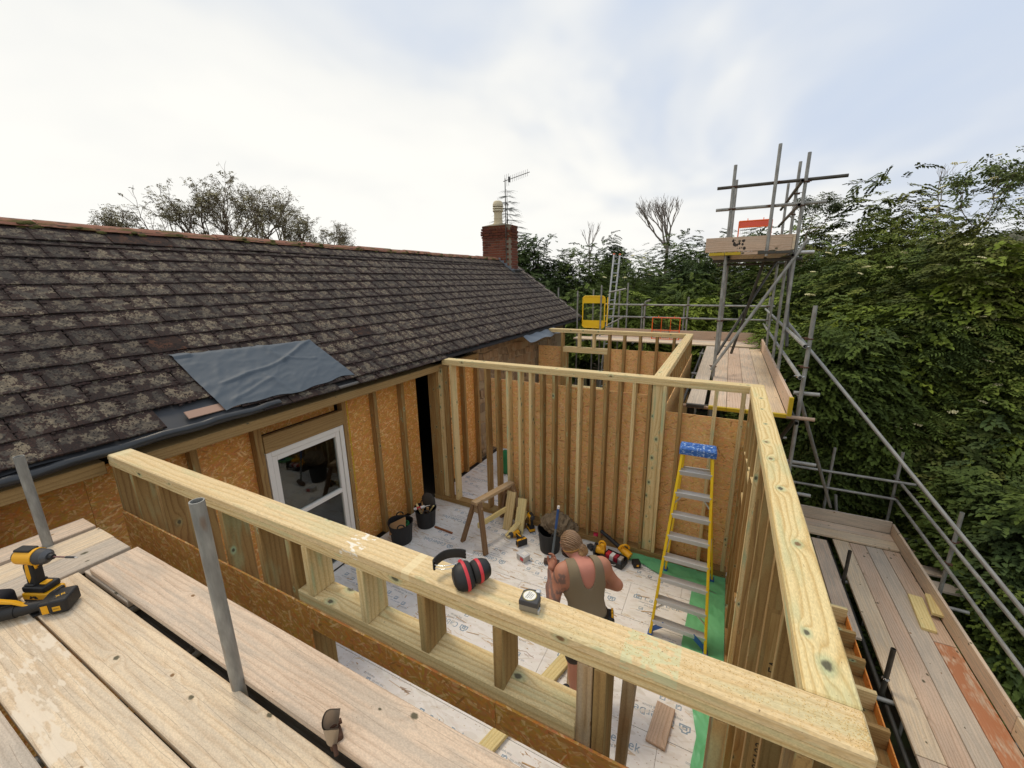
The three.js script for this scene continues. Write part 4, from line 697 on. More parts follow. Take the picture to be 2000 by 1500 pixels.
// yellow step ladder
{
  const t = thing('step_ladder', 'tall yellow fibreglass step ladder with aluminium treads and paint-splashed blue top', 'ladder');
  const fl = V(-.41, FY + .012, -4.03), fr = V(.15, FY + .012, -4.01), rl = V(-.40, FY + .012, -5.2), rrr = V(.17, FY + .012, -5.25), tl = P(-.285, -1.86, -4.62), tr = P(.018, -1.86, -4.64);
  for (const [a, b] of [[fl, tl], [fr, tr]]) part(t, 'front_rail', bar(a, b, .028, .075, V(0, 0, 1)), ladderY);
  const tl2 = tl.clone().add(V(.02, 0, -.1)), tr2 = tr.clone().add(V(-.02, 0, -.1));
  for (const [a, b] of [[rl, tl2], [rrr, tr2]]) part(t, 'rear_rail', bar(a, b, .025, .05, V(0, 0, 1)), ladderY);
  for (let k = 0; k < 8; k++) { const f = .085 + k * .116, a = fl.clone().lerp(tl, f), b = fr.clone().lerp(tr, f); const m = part(t, 'tread', mg([bar(a, b, .085, .010, V(0, 1, 0), .002), bar(a.clone().add(V(0, -.022, .040)), b.clone().add(V(0, -.022, .040)), .006, .045, V(0, 1, 0), .001), bar(a.clone().add(V(0, -.014, -.040)), b.clone().add(V(0, -.014, -.040)), .006, .03, V(0, 1, 0), .001)]), alu);
    if (k < 2 || k === 6) for (const s of [0, 1]) { const e = s ? b : a, i = s ? a : b, q = e.clone().lerp(i, .24); part(t, 'tread_brace', bar(e.clone().add(V(0, -.14, .02)), q.add(V(0, -.02, .02)), .012, .018), k ? alu : ladderB); } }
  for (let k = 0; k < 5; k++) { const f = .1 + k * .19; part(t, 'rear_bar', bar(rl.clone().lerp(tl2, f), rrr.clone().lerp(tr2, f), .02, .04), alu); }
  for (const s of [0, 1]) part(t, 'spreader', bar((s ? fr : fl).clone().lerp(s ? tr : tl, .36), (s ? rrr : rl).clone().lerp(s ? tr2 : tl2, .36), .006, .025), alu);
  const topT = canvasTex(256, 128, (g, w, h) => { g.fillStyle = '#2c62ae'; g.fillRect(0, 0, w, h); for (let i = 0; i < 130; i++) { g.fillStyle = `rgba(${pick(['226,230,236', '150,180,214', '40,80,150'])},${rr(.4, .95)})`; g.beginPath(); g.ellipse(rnd() * w, rnd() * h, rr(1, 14), rr(1, 6), rr(0, 3), 0, 7); g.fill(); } });
  const top = part(t, 'top_cap', mg([rbox(.36, .05, .19, .012), rbox(.372, .07, .012, .004).translate(0, -.02, .098), rbox(.012, .06, .19, .004).translate(-.18, -.025, 0), rbox(.012, .06, .19, .004).translate(.18, -.025, 0)]), std({ map: topT, roughness: .55 })); top.position.copy(tl).add(tr).multiplyScalar(.5).add(V(0, .03, -.04)); top.rotation.y = .03;
  part(top, 'tool_slot', new THREE.TorusGeometry(.035, .006, 6, 16).rotateX(Math.PI / 2).translate(0, .026, 0), ladderB); for (const x of [-.11, .11]) part(top, 'tool_hole', new THREE.TorusGeometry(.018, .005, 6, 12).rotateX(Math.PI / 2).translate(x, .026, .02), ladderB);
  for (const e of [fl, fr, rl, rrr]) part(t, 'foot', rbox(.05, .035, .08, .006).translate(e.x, FY + .018, e.z), ladderB);
  for (const [e, s] of [[fl, 1], [fr, -1]]) part(t, 'foot_gusset', bar(e.clone().add(V(0, .05, .0)), e.clone().add(V(.14 * s, .16, -.02)), .006, .06, V(0, 1, 0)), ladderB);
  finish(t);
}
// saw horse
{
  const t = thing('saw_horse', 'worn timber saw horse standing by the doorway of the partition', 'saw horse');
  const a = onY(937, 972, FL + .74), b = V(-2.72, a.y, -5.22); 
  const A = V(-2.98, FY + .72, -4.55), B = V(-2.80, FY + .72, -5.24), d = B.clone().sub(A).normalize(), s = V(-d.z, 0, d.x);
  part(t, 'top_rail', bar(A.clone().addScaledVector(d, -.07), B.clone().addScaledVector(d, .05), .11, .05), oldPine);
  for (const [e, k] of [[A, 1], [A, -1], [B, 1], [B, -1]]) { const o = e === A ? -.10 : .06; part(t, 'leg', bar(e.clone().addScaledVector(s, k * .05).add(V(0, -.0, 0)), V(e.x, FY, e.z).addScaledVector(s, k * .25).addScaledVector(d, o), .045, .075, d), std({ map: oldPine.map, color: 0xc0b4ac, roughness: .9 })); }
  part(t, 'stretcher', bar(A.clone().add(V(0, -.40, 0)), B.clone().add(V(0, -.40, 0)), .035, .08), yellowPine); for (const e of [A, B]) part(t, 'gusset', bar(e.clone().addScaledVector(s, .10).add(V(0, -.13, 0)), e.clone().addScaledVector(s, -.10).add(V(0, -.13, 0)), .02, .12), oldPine);
  finish(t);
}
// short boards leaning on the partition
{
  for (const [u, v, h, w, lab] of [[990, 1034, .62, .14, 'taller treated board offcut leaning against the partition studs'], [1012, 1043, .50, .15, 'shorter treated board offcut leaning in front of the taller one']]) {
    const t = thing('board_offcut', lab, 'timber offcut'); const p = onY(u, v, FL); part(t, 'board', bar(p, p.clone().add(V(-.02 + (h - .5) * .5, h, -.20 + (h - .5) * .8 - .02)), w, .045, V(0, 0, 1)), h > .55 ? pine[1] : yellowPine); finish(t); }
  const t = thing('board_offcut', 'pale treated batten propped under the saw horse', 'timber offcut'); part(t, 'batten', bar(V(-2.66, FY + .035, -4.86), V(-2.52, FY + .26, -5.30), .09, .045), yellowPine); finish(t);
}
// buckets
const bucketG = (r, h) => { const p = [[0, 0], [r * .80, 0], [r * .82, .01], [r * .97, h * .94], [r * 1.03, h * .95], [r * 1.04, h], [r * .98, h], [r * .95, h * .94], [r * .80, .012], [0, .012]].map(q => new THREE.Vector2(...q)); const g = new THREE.LatheGeometry(p, 28).toNonIndexed(); g.computeVertexNormals(); const P = g.attributes.position; for (let i = 0; i < P.count; i++) { const a = Math.atan2(P.getZ(i), P.getX(i)), y = P.getY(i) / h; const k = 1 + .05 * y * Math.sin(a * 2 + 1); P.setX(i, P.getX(i) * k); P.setY(i, P.getY(i) * (1 + .04 * Math.sin(a * 2 + 2))); } g.computeVertexNormals(); return g; };
const bucketM = std({ color: 0x1d1e20, roughness: .6 });
function bucket(x, z, r, h, label) { const t = thing('rubble_bucket', label, 'bucket', 'black rubble buckets'); delete t.userData.group; const m = part(t, 'tub', bucketG(r, h), bucketM); m.position.set(x, FY, z); for (const s of [0, Math.PI]) { const hd = part(t, 'handle', new THREE.TorusGeometry(.05, .010, 6, 12, Math.PI), bucketM); hd.position.set(x + Math.cos(s + .8) * r * 1.02, FY + h, z + Math.sin(s + .8) * r * 1.02); hd.rotation.y = -(s + .8) + Math.PI / 2; } finish(t); return t; }
bucket(-4.10, -4.12, .185, .33, 'black bucket holding a board scrap and green strap, beside the strand-board wall');
bucket(-4.03, -4.62, .175, .31, 'black bucket full of offcuts and sealant tubes, in the corner by the dark doorway');
bucket(-1.98, -4.92, .175, .33, 'black bucket draped with a brown jacket below the close-set studs');
{
  let t = thing('board_scrap', 'square board scrap sticking out of the black bucket with the green strap', 'offcut'); part(t, 'board', bar(V(-4.22, FY + .22, -4.00), V(-3.98, FY + .36, -4.10), .18, .014, V(.3, .9, .4)), cardboard); finish(t);
  t = thing('green_strap', 'bright green strap coiled in the black bucket by the wall', 'strap'); const c = []; for (let i = 0; i < 40; i++) { const a = i * .5; c.push(V(-4.04 + Math.cos(a) * .07 + rr(-.015, .015), FY + .30 + .02 * Math.sin(a * 1.3), -4.14 + Math.sin(a) * .05)); } part(t, 'strap', new THREE.TubeGeometry(new THREE.CatmullRomCurve3(c), 120, .007, 5), greenM); finish(t);
  const M = [cardboard, oldPine, yellowPine];
  for (let k = 0; k < 6; k++) { t = thing('wood_scrap', 'small wood scrap thrown in the corner bucket', 'offcut', 'wood scraps in the corner bucket'); const a = k * 1.05; part(t, 'piece', bar(V(-4.03 + Math.cos(a) * .06, FY + .20, -4.62 + Math.sin(a) * .06), V(-4.03 + Math.cos(a + .6) * .14, FY + .36 + rr(-.03, .03), -4.62 + Math.sin(a + .6) * .14), .035, .02), M[k % 3]); finish(t); }
  t = thing('sealant_tube', 'white sealant tube with red label on top of the corner bucket', 'tube'); part(t, 'body', cyl(V(-4.16, FY + .31, -4.50), V(-4.02, FY + .345, -4.60), .024, .024, 12), paperW); part(t, 'label', cyl(V(-4.12, FY + .32, -4.528), V(-4.07, FY + .3325, -4.564), .0245, .0245, 12), red); part(t, 'nozzle', cyl(V(-4.02, FY + .345, -4.60), V(-3.95, FY + .36, -4.65), .010, .004, 8), paperW); finish(t);
  t = thing('dark_sack', 'torn dark grey sack standing in the corner bucket', 'sack'); part(t, 'sack', (() => { const g = new THREE.SphereGeometry(.13, 18, 12), p = g.attributes.position; for (let i = 0; i < p.count; i++) { const k = .75 + .5 * n2(p.getX(i) * 12, p.getY(i) * 12 + p.getZ(i) * 9, 3); p.setXYZ(i, p.getX(i) * k, p.getY(i) * k * 1.1, p.getZ(i) * k * .5); } g.computeVertexNormals(); return g.translate(-4.04, FY + .36, -4.73); })(), std({ color: 0x3d3833, roughness: .9 })); finish(t);
  t = thing('wood_strip', 'reddish wood strip lying on the floor by the corner bucket', 'offcut'); part(t, 'strip', bar(V(-3.86, FY + .012, -4.62), V(-3.50, FY + .012, -4.60), .03, .022), std({ map: oldPine.map, color: 0xd89a70, roughness: .85 })); finish(t);
  // jacket over the third bucket
  t = thing('jacket', 'crumpled brown jacket bundled over the black bucket', 'jacket'); part(t, 'cloth', (() => { const g = new THREE.SphereGeometry(.17, 90, 60), p = g.attributes.position; for (let i = 0; i < p.count; i++) { const x = p.getX(i), y = p.getY(i), z = p.getZ(i), w = n2(x * 9 + 1, y * 9 + z * 7, 21) * 3, k = .55 + .55 * n2(x * 14 + 2, y * 14 + z * 12, 23) + .34 * Math.pow(1 - Math.abs(2 * n2(x * 24 + w, z * 24 + y * 18 + w, 29, 2) - 1), 2.5) + .14 * Math.pow(1 - Math.abs(2 * n2(x * 50 + w * 2, y * 50 + z * 40, 31, 2) - 1), 3); p.setXYZ(i, x * k * 1.35, y * k * .85, z * k * .85); } g.computeVertexNormals(); return g.translate(-1.86, FY + .40, -4.98); })(), std({ color: 0x6b5d4a, roughness: .95 })); finish(t);
  // sledge hammer
  t = thing('sledge_hammer', 'sledge hammer with a blue and grey handle standing on its head', 'hammer'); const h = onY(1080, 1106, FL + .03); h.x = -1.83; h.z = -4.62;
  const hd = part(t, 'head', mg([rbox(.17, .07, .07, .012), new THREE.CylinderGeometry(.038, .042, .03, 8).rotateZ(Math.PI / 2).translate(.09, 0, 0), new THREE.CylinderGeometry(.042, .038, .03, 8).rotateZ(Math.PI / 2).translate(-.09, 0, 0)]), std({ color: 0x5e4a40, roughness: .6, metalness: .4 })); hd.position.set(h.x, FY + .042, h.z); hd.rotation.y = .2;
  part(t, 'shaft', cyl(V(h.x, FY + .06, h.z), V(h.x + .02, FY + .52, h.z - .09), .017, .015, 10), std({ color: 0x5d666c, roughness: .6 })); part(t, 'grip', cyl(V(h.x + .02, FY + .52, h.z - .09), V(h.x + .033, FY + .80, h.z - .145), .018, .018, 10), std({ color: 0x2c4f86, roughness: .6 })); part(t, 'grip_end', cyl(V(h.x + .033, FY + .80, h.z - .145), V(h.x + .035, FY + .84, h.z - .152), .018, .017, 10), paperW); finish(t);
}
// power tools -------------------------------------------------------
const battery = () => mg([rbox(.115, .035, .075, .010), rbox(.10, .02, .065, .006).translate(-.004, .025, 0)]);
// impact driver standing on its battery; nose along +x
function driver(name, label, long) {
  const t = thing(name, label, 'power tool'); t.userData.label = label;
  const R = (a, b, r0, r1, m, n) => part(t, n, cyl(V(a, .205, 0), V(b, .205, 0), r0, r1, 18), m);
  R(-.075, -.06, .026, .034, dkgrey, 'rear_cap'); R(-.06, .012, .034, .036, toolY, 'motor_housing'); R(.012, .026, .037, .037, toolY, 'collar'); R(.026, .06, .034, .031, dkgrey, 'gear_case'); R(.06, .075, .031, .018, std({ color: 0x55575a, roughness: .4, metalness: .4 }), 'nose'); R(.075, .092, .013, .011, black, 'chuck'); if (long) { R(.092, .15, .0035, .003, std({ color: 0x7a5a58, roughness: .5, metalness: .4 }), 'bit'); R(.15, .19, .005, .0045, dkgrey, 'bit_holder'); R(.19, .205, .003, .0015, chrome, 'bit_tip'); }
  part(t, 'top_grip', rbox(.075, .012, .040, .005).translate(-.025, .240, 0), rubber);
  part(t, 'handle', extrude([[-.036, .19], [.004, .19], [.000, .12], [-.004, .068], [-.05, .068], [-.046, .12], [-.046, .16]], .040, .008), rubber); part(t, 'handle_inlay', extrude([[-.030, .175], [-.012, .178], [-.016, .11], [-.034, .08], [-.040, .12]], .0425, .004), toolY);
  part(t, 'trigger', rbox(.018, .032, .020, .006).translate(.012, .170, 0), black); part(t, 'trigger_guard', extrude([[-.002, .19], [.03, .19], [.022, .168], [.006, .150]], .030, .004), toolY);
  part(t, 'foot', mg([rbox(.105, .030, .070, .009).translate(-.010, .058, 0), rbox(.045, .02, .060, .006).translate(-.03, .072, 0)]), black); part(t, 'display', rbox(.030, .006, .030, .003).translate(.018, .076, 0), toolY);
  const b = part(t, 'battery', rbox(.122, .034, .076, .008).translate(-.006, .026, 0), toolY); part(b, 'battery_base', rbox(.118, .016, .074, .005).translate(-.006, .008, 0), black); part(b, 'battery_clip', rbox(.016, .028, .05, .004).translate(.058, .028, 0), black);
  for (const s of [-1, 1]) part(b, 'battery_mark', extrude([[-.03, .018], [-.02, .018], [-.012, .026], [-.004, .018], [.01, .018], [.002, .032], [-.01, .032], [-.016, .028], [-.022, .034]], .002, .0005).translate(0, 0, s * .0385), black);
  return t;
}
const xrT = canvasTex(128, 64, (g, w, h) => { g.fillStyle = '#1e1e1f'; g.fillRect(0, 0, w, h); g.strokeStyle = '#e0a818'; g.lineWidth = 7; g.beginPath(); g.moveTo(20, 14); g.lineTo(54, 50); g.moveTo(54, 14); g.lineTo(20, 50); g.moveTo(72, 52); g.lineTo(72, 14); g.lineTo(100, 14); g.lineTo(100, 30); g.lineTo(72, 30); g.lineTo(104, 52); g.stroke(); }, false);
const dwT = canvasTex(128, 64, (g, w, h) => { g.fillStyle = '#d9a31a'; g.fillRect(0, 0, w, h); g.fillStyle = '#1c1a14'; g.font = 'bold 26px sans-serif'; g.fillText('DEWALT', 8, 42); }, false);
{
  const k = 1.18, d = driver('impact_driver', 'yellow and black impact driver standing upright on the near scaffold boards', true); d.scale.setScalar(k); const p = onY(82, 1184, -1.575); d.position.set(-3.03, EYE - 1.574, -.485); d.rotation.y = .42;
  // body grinder/multi-tool lying in front of it
  const t = thing('angle_grinder', 'slim yellow and black cordless tool lying beside the upright driver on the boards', 'power tool');
  const A = onY(-20, 1205, -1.535), B = onY(128, 1172, -1.535), dir = B.clone().sub(A).normalize(), at = (f) => A.clone().lerp(B, f);
  part(t, 'body', mg([cyl(at(0), at(.35), .032, .034, 14), cyl(at(.35), at(.75), .031, .024, 14), cyl(at(.75), at(.92), .024, .036, 14)]), black);
  const ang = -Math.atan2(dir.z, dir.x); const sidep = extrude([[-.20, .0], [-.12, .022], [-.02, .020], [.02, .010], [.10, .012], [.10, .004], [.03, 0], [-.02, .008], [-.10, .004], [-.18, -.014]], .030, .003); const sp = part(t, 'yellow_shell', sidep, toolY); sp.position.copy(at(.38)).add(V(0, .026, 0)); sp.rotation.y = ang; sp.rotation.x = -.5;
  const bt = part(t, 'battery', mg([rbox(.075, .075, .115, .012), rbox(.05, .062, .10, .008).translate(-.05, 0, 0)]), black); bt.position.copy(at(.99)).add(V(0, .004, 0)); bt.rotation.y = ang;
  const lb = part(bt, 'label', new THREE.PlaneGeometry(.05, .03), std({ map: xrT, roughness: .5 })); lb.position.set(-.002, .0385, .01); lb.rotation.set(-Math.PI / 2, 0, .5); const lb2 = part(bt, 'label', new THREE.PlaneGeometry(.03, .025), std({ map: dwT, roughness: .5 })); lb2.position.set(-.005, -.005, .0585); const lb3 = part(bt, 'label', new THREE.PlaneGeometry(.026, .045), toolY); lb3.position.set(-.052, -.004, .0515);
  part(t, 'base_plate', rbox(.05, .010, .05, .003).translate(...at(.6).add(V(0, -.034, 0)).toArray()), black);
  finish(t); t.position.y = EYE - 1.573;
  const q = thing('tool_pouch', 'black cloth pouch corner at the edge of the near scaffold boards', 'pouch'); const qp = onY(-14, 1196, -1.575); part(q, 'pouch', rbox(.16, .10, .12, .03, 4).rotateY(.6).translate(qp.x, EYE - 1.575 + .05, qp.z + .0), std({ color: 0x1c1b22, roughness: .95 })); finish(q);
}
{ // drills on the floor by the studs
  const a = driver('drill', 'yellow drill with short nose on the floor left of the jacket bucket', false); a.scale.setScalar(1.25); a.position.set(-2.44, FY, -5.24); a.rotation.y = 2.4;
  const b = driver('drill', 'yellow drill lying on its side behind the clear screw box', false); b.scale.setScalar(1.3); b.rotation.set(Math.PI / 2, 0, 2.2); b.position.set(-2.37, FY + .055, -4.80); b.rotation.order = 'XYZ';
  // clear box of screws
  const t = thing('screw_box', 'small clear plastic box of screws on the floor before the jacket bucket', 'box'); const p = onY(1022, 1092, FL); part(t, 'tub', rbox(.16, .085, .12, .01).translate(0, .043, 0), std({ color: 0xb9b6b2, roughness: .25 })); part(t, 'lid', rbox(.168, .012, .128, .004).translate(0, .09, 0), std({ color: 0xcfd2d6, roughness: .2 })); part(t, 'label', rbox(.06, .05, .004, .001).translate(.03, .045, .061), red); part(t, 'paper', rbox(.07, .003, .07, .001).translate(.02, .098, -.01), paperW); t.position.copy(p); t.rotation.y = -.35;
  const s = thing('loose_battery', 'small dark grey battery lying on the floor among the tools', 'battery'); const sm = part(s, 'case', mg([rbox(.11, .06, .075, .015), rbox(.06, .02, .06, .006).translate(.01, .035, 0)]), dkgrey); const sp = onY(1154, 1072, FL); s.position.copy(sp).add(V(0, .03, 0)); s.rotation.y = -.7;
  // blower
  const bl = thing('leaf_blower', 'yellow cordless blower with long black nozzle lying by the partition', 'power tool'); const c = V(-.93, FY + .11, -5.18), nz = V(-1.33, FY + .27, -5.30), e = V(-.77, FY + .06, -5.10);
  part(bl, 'nozzle', cyl(c.clone().lerp(nz, .15), nz, .032, .026, 14), black); part(bl, 'housing', mg([cyl(c.clone().lerp(nz, .25), c.clone().lerp(e, .4), .045, .055, 16), new THREE.SphereGeometry(.068, 16, 12).scale(1, .8, .8).translate(c.x, c.y, c.z)]), toolY); part(bl, 'handle', new THREE.TorusGeometry(.06, .014, 8, 14, 3.6).rotateY(.4).translate(c.x - .02, c.y + .06, c.z), toolY); part(bl, 'battery', rbox(.10, .08, .11, .012).rotateY(.5).translate(e.x, FY + .045, e.z), black); part(bl, 'battery_label', rbox(.03, .03, .004, .001).rotateY(.5).translate(e.x + .03, FY + .05, e.z + .05), toolY); finish(bl);
  const cs = thing('circular_saw', 'yellow and black saw standing left of the drinks box', 'power tool'); const q = V(-1.27, FY, -5.10);
  part(cs, 'body', mg([new THREE.CylinderGeometry(.055, .06, .13, 16).rotateZ(Math.PI / 2).translate(0, .10, 0), rbox(.06, .16, .05, .015).translate(.03, .14, .02)]).translate(q.x, q.y, q.z), toolY); part(cs, 'blade_guard', new THREE.CylinderGeometry(.085, .085, .03, 22).rotateZ(Math.PI / 2).translate(q.x - .075, q.y + .095, q.z), black); part(cs, 'base_plate', rbox(.20, .008, .22, .003).translate(q.x, q.y + .005, q.z), dkgrey); part(cs, 'battery', rbox(.08, .06, .11, .01).translate(q.x + .05, q.y + .05, q.z + .10), black); part(cs, 'handle', new THREE.TorusGeometry(.045, .014, 8, 14).translate(q.x + .02, q.y + .20, q.z), toolY); finish(cs);
  const rb = thing('tool_tray', 'open black tray holding red and silver boxes between saw and blower', 'tray'); const r = V(-1.06, FY, -5.05); part(rb, 'tray', mg([rbox(.30, .012, .18, .004).translate(0, .008, 0), rbox(.30, .07, .012, .004).translate(0, .04, .09), rbox(.30, .10, .012, .004).translate(0, .05, -.09), rbox(.012, .08, .18, .004).translate(-.15, .045, 0), rbox(.012, .08, .18, .004).translate(.15, .045, 0)]), black); part(rb, 'handle', new THREE.TorusGeometry(.07, .006, 6, 16, Math.PI).rotateX(1.2).translate(0, .05, .10), std({ color: 0xc8c8c8, roughness: .4 })); rb.position.copy(r); rb.rotation.y = -.25;
  const cols = [red, paperW, std({ color: 0x9a2a3a, roughness: .4 }), alu]; for (let k = 0; k < 4; k++) { const bb = thing('small_box', ['red card box in the black tool tray', 'white card box in the black tool tray', 'dark red card box in the black tool tray', 'silver metal box in the black tool tray'][k], 'box'); part(bb, 'box', rbox(.055, .10, .09, .004).rotateZ(rr(-.12, .12)), cols[k]); bb.position.set(r.x - .09 + k * .06, FY + .066, r.z - .022 + k * .014); bb.rotation.y = -.25; }
  const pk = thing('plastic_scrap', 'scrap of bright pink plastic lying on the partition bottom plate', 'scrap'); part(pk, 'scrap', (() => { const g = new THREE.PlaneGeometry(.14, .10, 8, 6), p = g.attributes.position; for (let i = 0; i < p.count; i++) { p.setZ(i, .02 * Math.sin(p.getX(i) * 50) + .02 * Math.cos(p.getY(i) * 40)); } g.rotateX(-Math.PI / 2).rotateZ(.5); g.computeVertexNormals(); return g; })(), std({ color: 0xd02a50, roughness: .5, side: THREE.DoubleSide })); pk.position.set(-1.40, FY + .125, -5.44);
  const gb = thing('green_bag', 'green plastic bag on the floor beyond the partition doorway', 'bag'); part(gb, 'bag', (() => { const g = new THREE.SphereGeometry(.22, 22, 16), p = g.attributes.position; for (let i = 0; i < p.count; i++) { const k = .8 + .4 * n2(p.getX(i) * 7, p.getY(i) * 7 + p.getZ(i) * 5, 33); p.setXYZ(i, p.getX(i) * k * .9, Math.max(-.2, p.getY(i) * k * 1.3), p.getZ(i) * k * .8); } g.computeVertexNormals(); return g; })(), greenM); gb.position.set(-3.72, FY + .2, -6.9);
  const cup = thing('metal_cup', 'small shiny steel cup standing on a noggin in the right-hand wall', 'cup'); part(cup, 'cup', new THREE.LatheGeometry([[0, 0], [.034, 0], [.036, .01], [.036, .055], [.033, .058], [.031, .055], [.031, .012], [0, .01]].map(q => new THREE.Vector2(...q)), 22), chrome); part(cup, 'base', new THREE.CylinderGeometry(.0365, .0365, .022, 22).translate(0, .011, 0), black); cup.position.set(.372, EYE - 3.003, -3.86);
}
// timbers on the floor
const lay = (name, label, p, q, w, h, mat, cat = 'timber') => { const t = thing(name, label, cat); part(t, 'timber', bar(p, q, w, h), mat); finish(t); return t; };
lay('floor_timber', 'pale yellow treated timber lying diagonally on the floor behind the front wall', V(-.98, FY + .028, -3.85), V(-1.47, FY + .028, -2.10), .13, .045, yellowPine);
lay('brown_offcut', 'brown flat offcut lying on the printed floor by the green membrane', V(-.18, FY + .020, -2.86), V(-.14, FY + .020, -3.25), .16, .03, boardM[3]);
{ const t = thing('floor_timber', 'grey-brown timber strut standing behind the front wall beside the boots', 'timber'); const p = onY(1113, 1345, FL); part(t, 'timber', bar(p, V(-1.13, FY + .36, -3.52), .045, .07, V(0, 0, 1)), oldPine); finish(t);
  const q = thing('prop_timber', 'raking prop timber leaning from the front wall plate down to the floor', 'timber'); part(q, 'timber', bar(V(-.18, EYE - 1.345, -1.26), V(-.34, FY + .06, -1.95), .045, .09, V(0, 0, 1)), oldPine); finish(q); }
// stray slivers of wood and torn print on the floor
{ const t = thing('wood_slivers', 'torn slivers and shavings scattered over the printed floor', 'shavings', null, 'stuff'); const gs = []; for (let i = 0; i < 170; i++) { const x = rr(-4.2, 0), z = rr(-5.2, -1.6), L = Math.pow(rnd(), 2) * .16 + .015, a = rr(-.4, .4) + (rnd() < .2 ? 1.5 : 0); const g = cbox(L, .0025, rr(.003, .012), .0006, 0, .002).rotateY(a).translate(x, FY + .004, z); gs.push(g); } part(t, 'slivers', mg(gs), std({ color: 0xc2a27a, roughness: .9 }), 'stuff'); }
// offcuts on the lower walkway
lay('board_offcut', 'straight yellow treated offcut lying on the lower walkway boards', onY(1787, 1165, -4.43), onY(1815, 1232, -4.43), .15, .038, yellowPine, 'timber offcut');
lay('board_offcut', 'angled yellow treated offcut resting beside the straight one on the walkway', onY(1806, 1163, -4.40).add(V(.06, .02, 0)), onY(1828, 1204, -4.40).add(V(.02, .02, 0)), .12, .038, yellowPine, 'timber offcut');
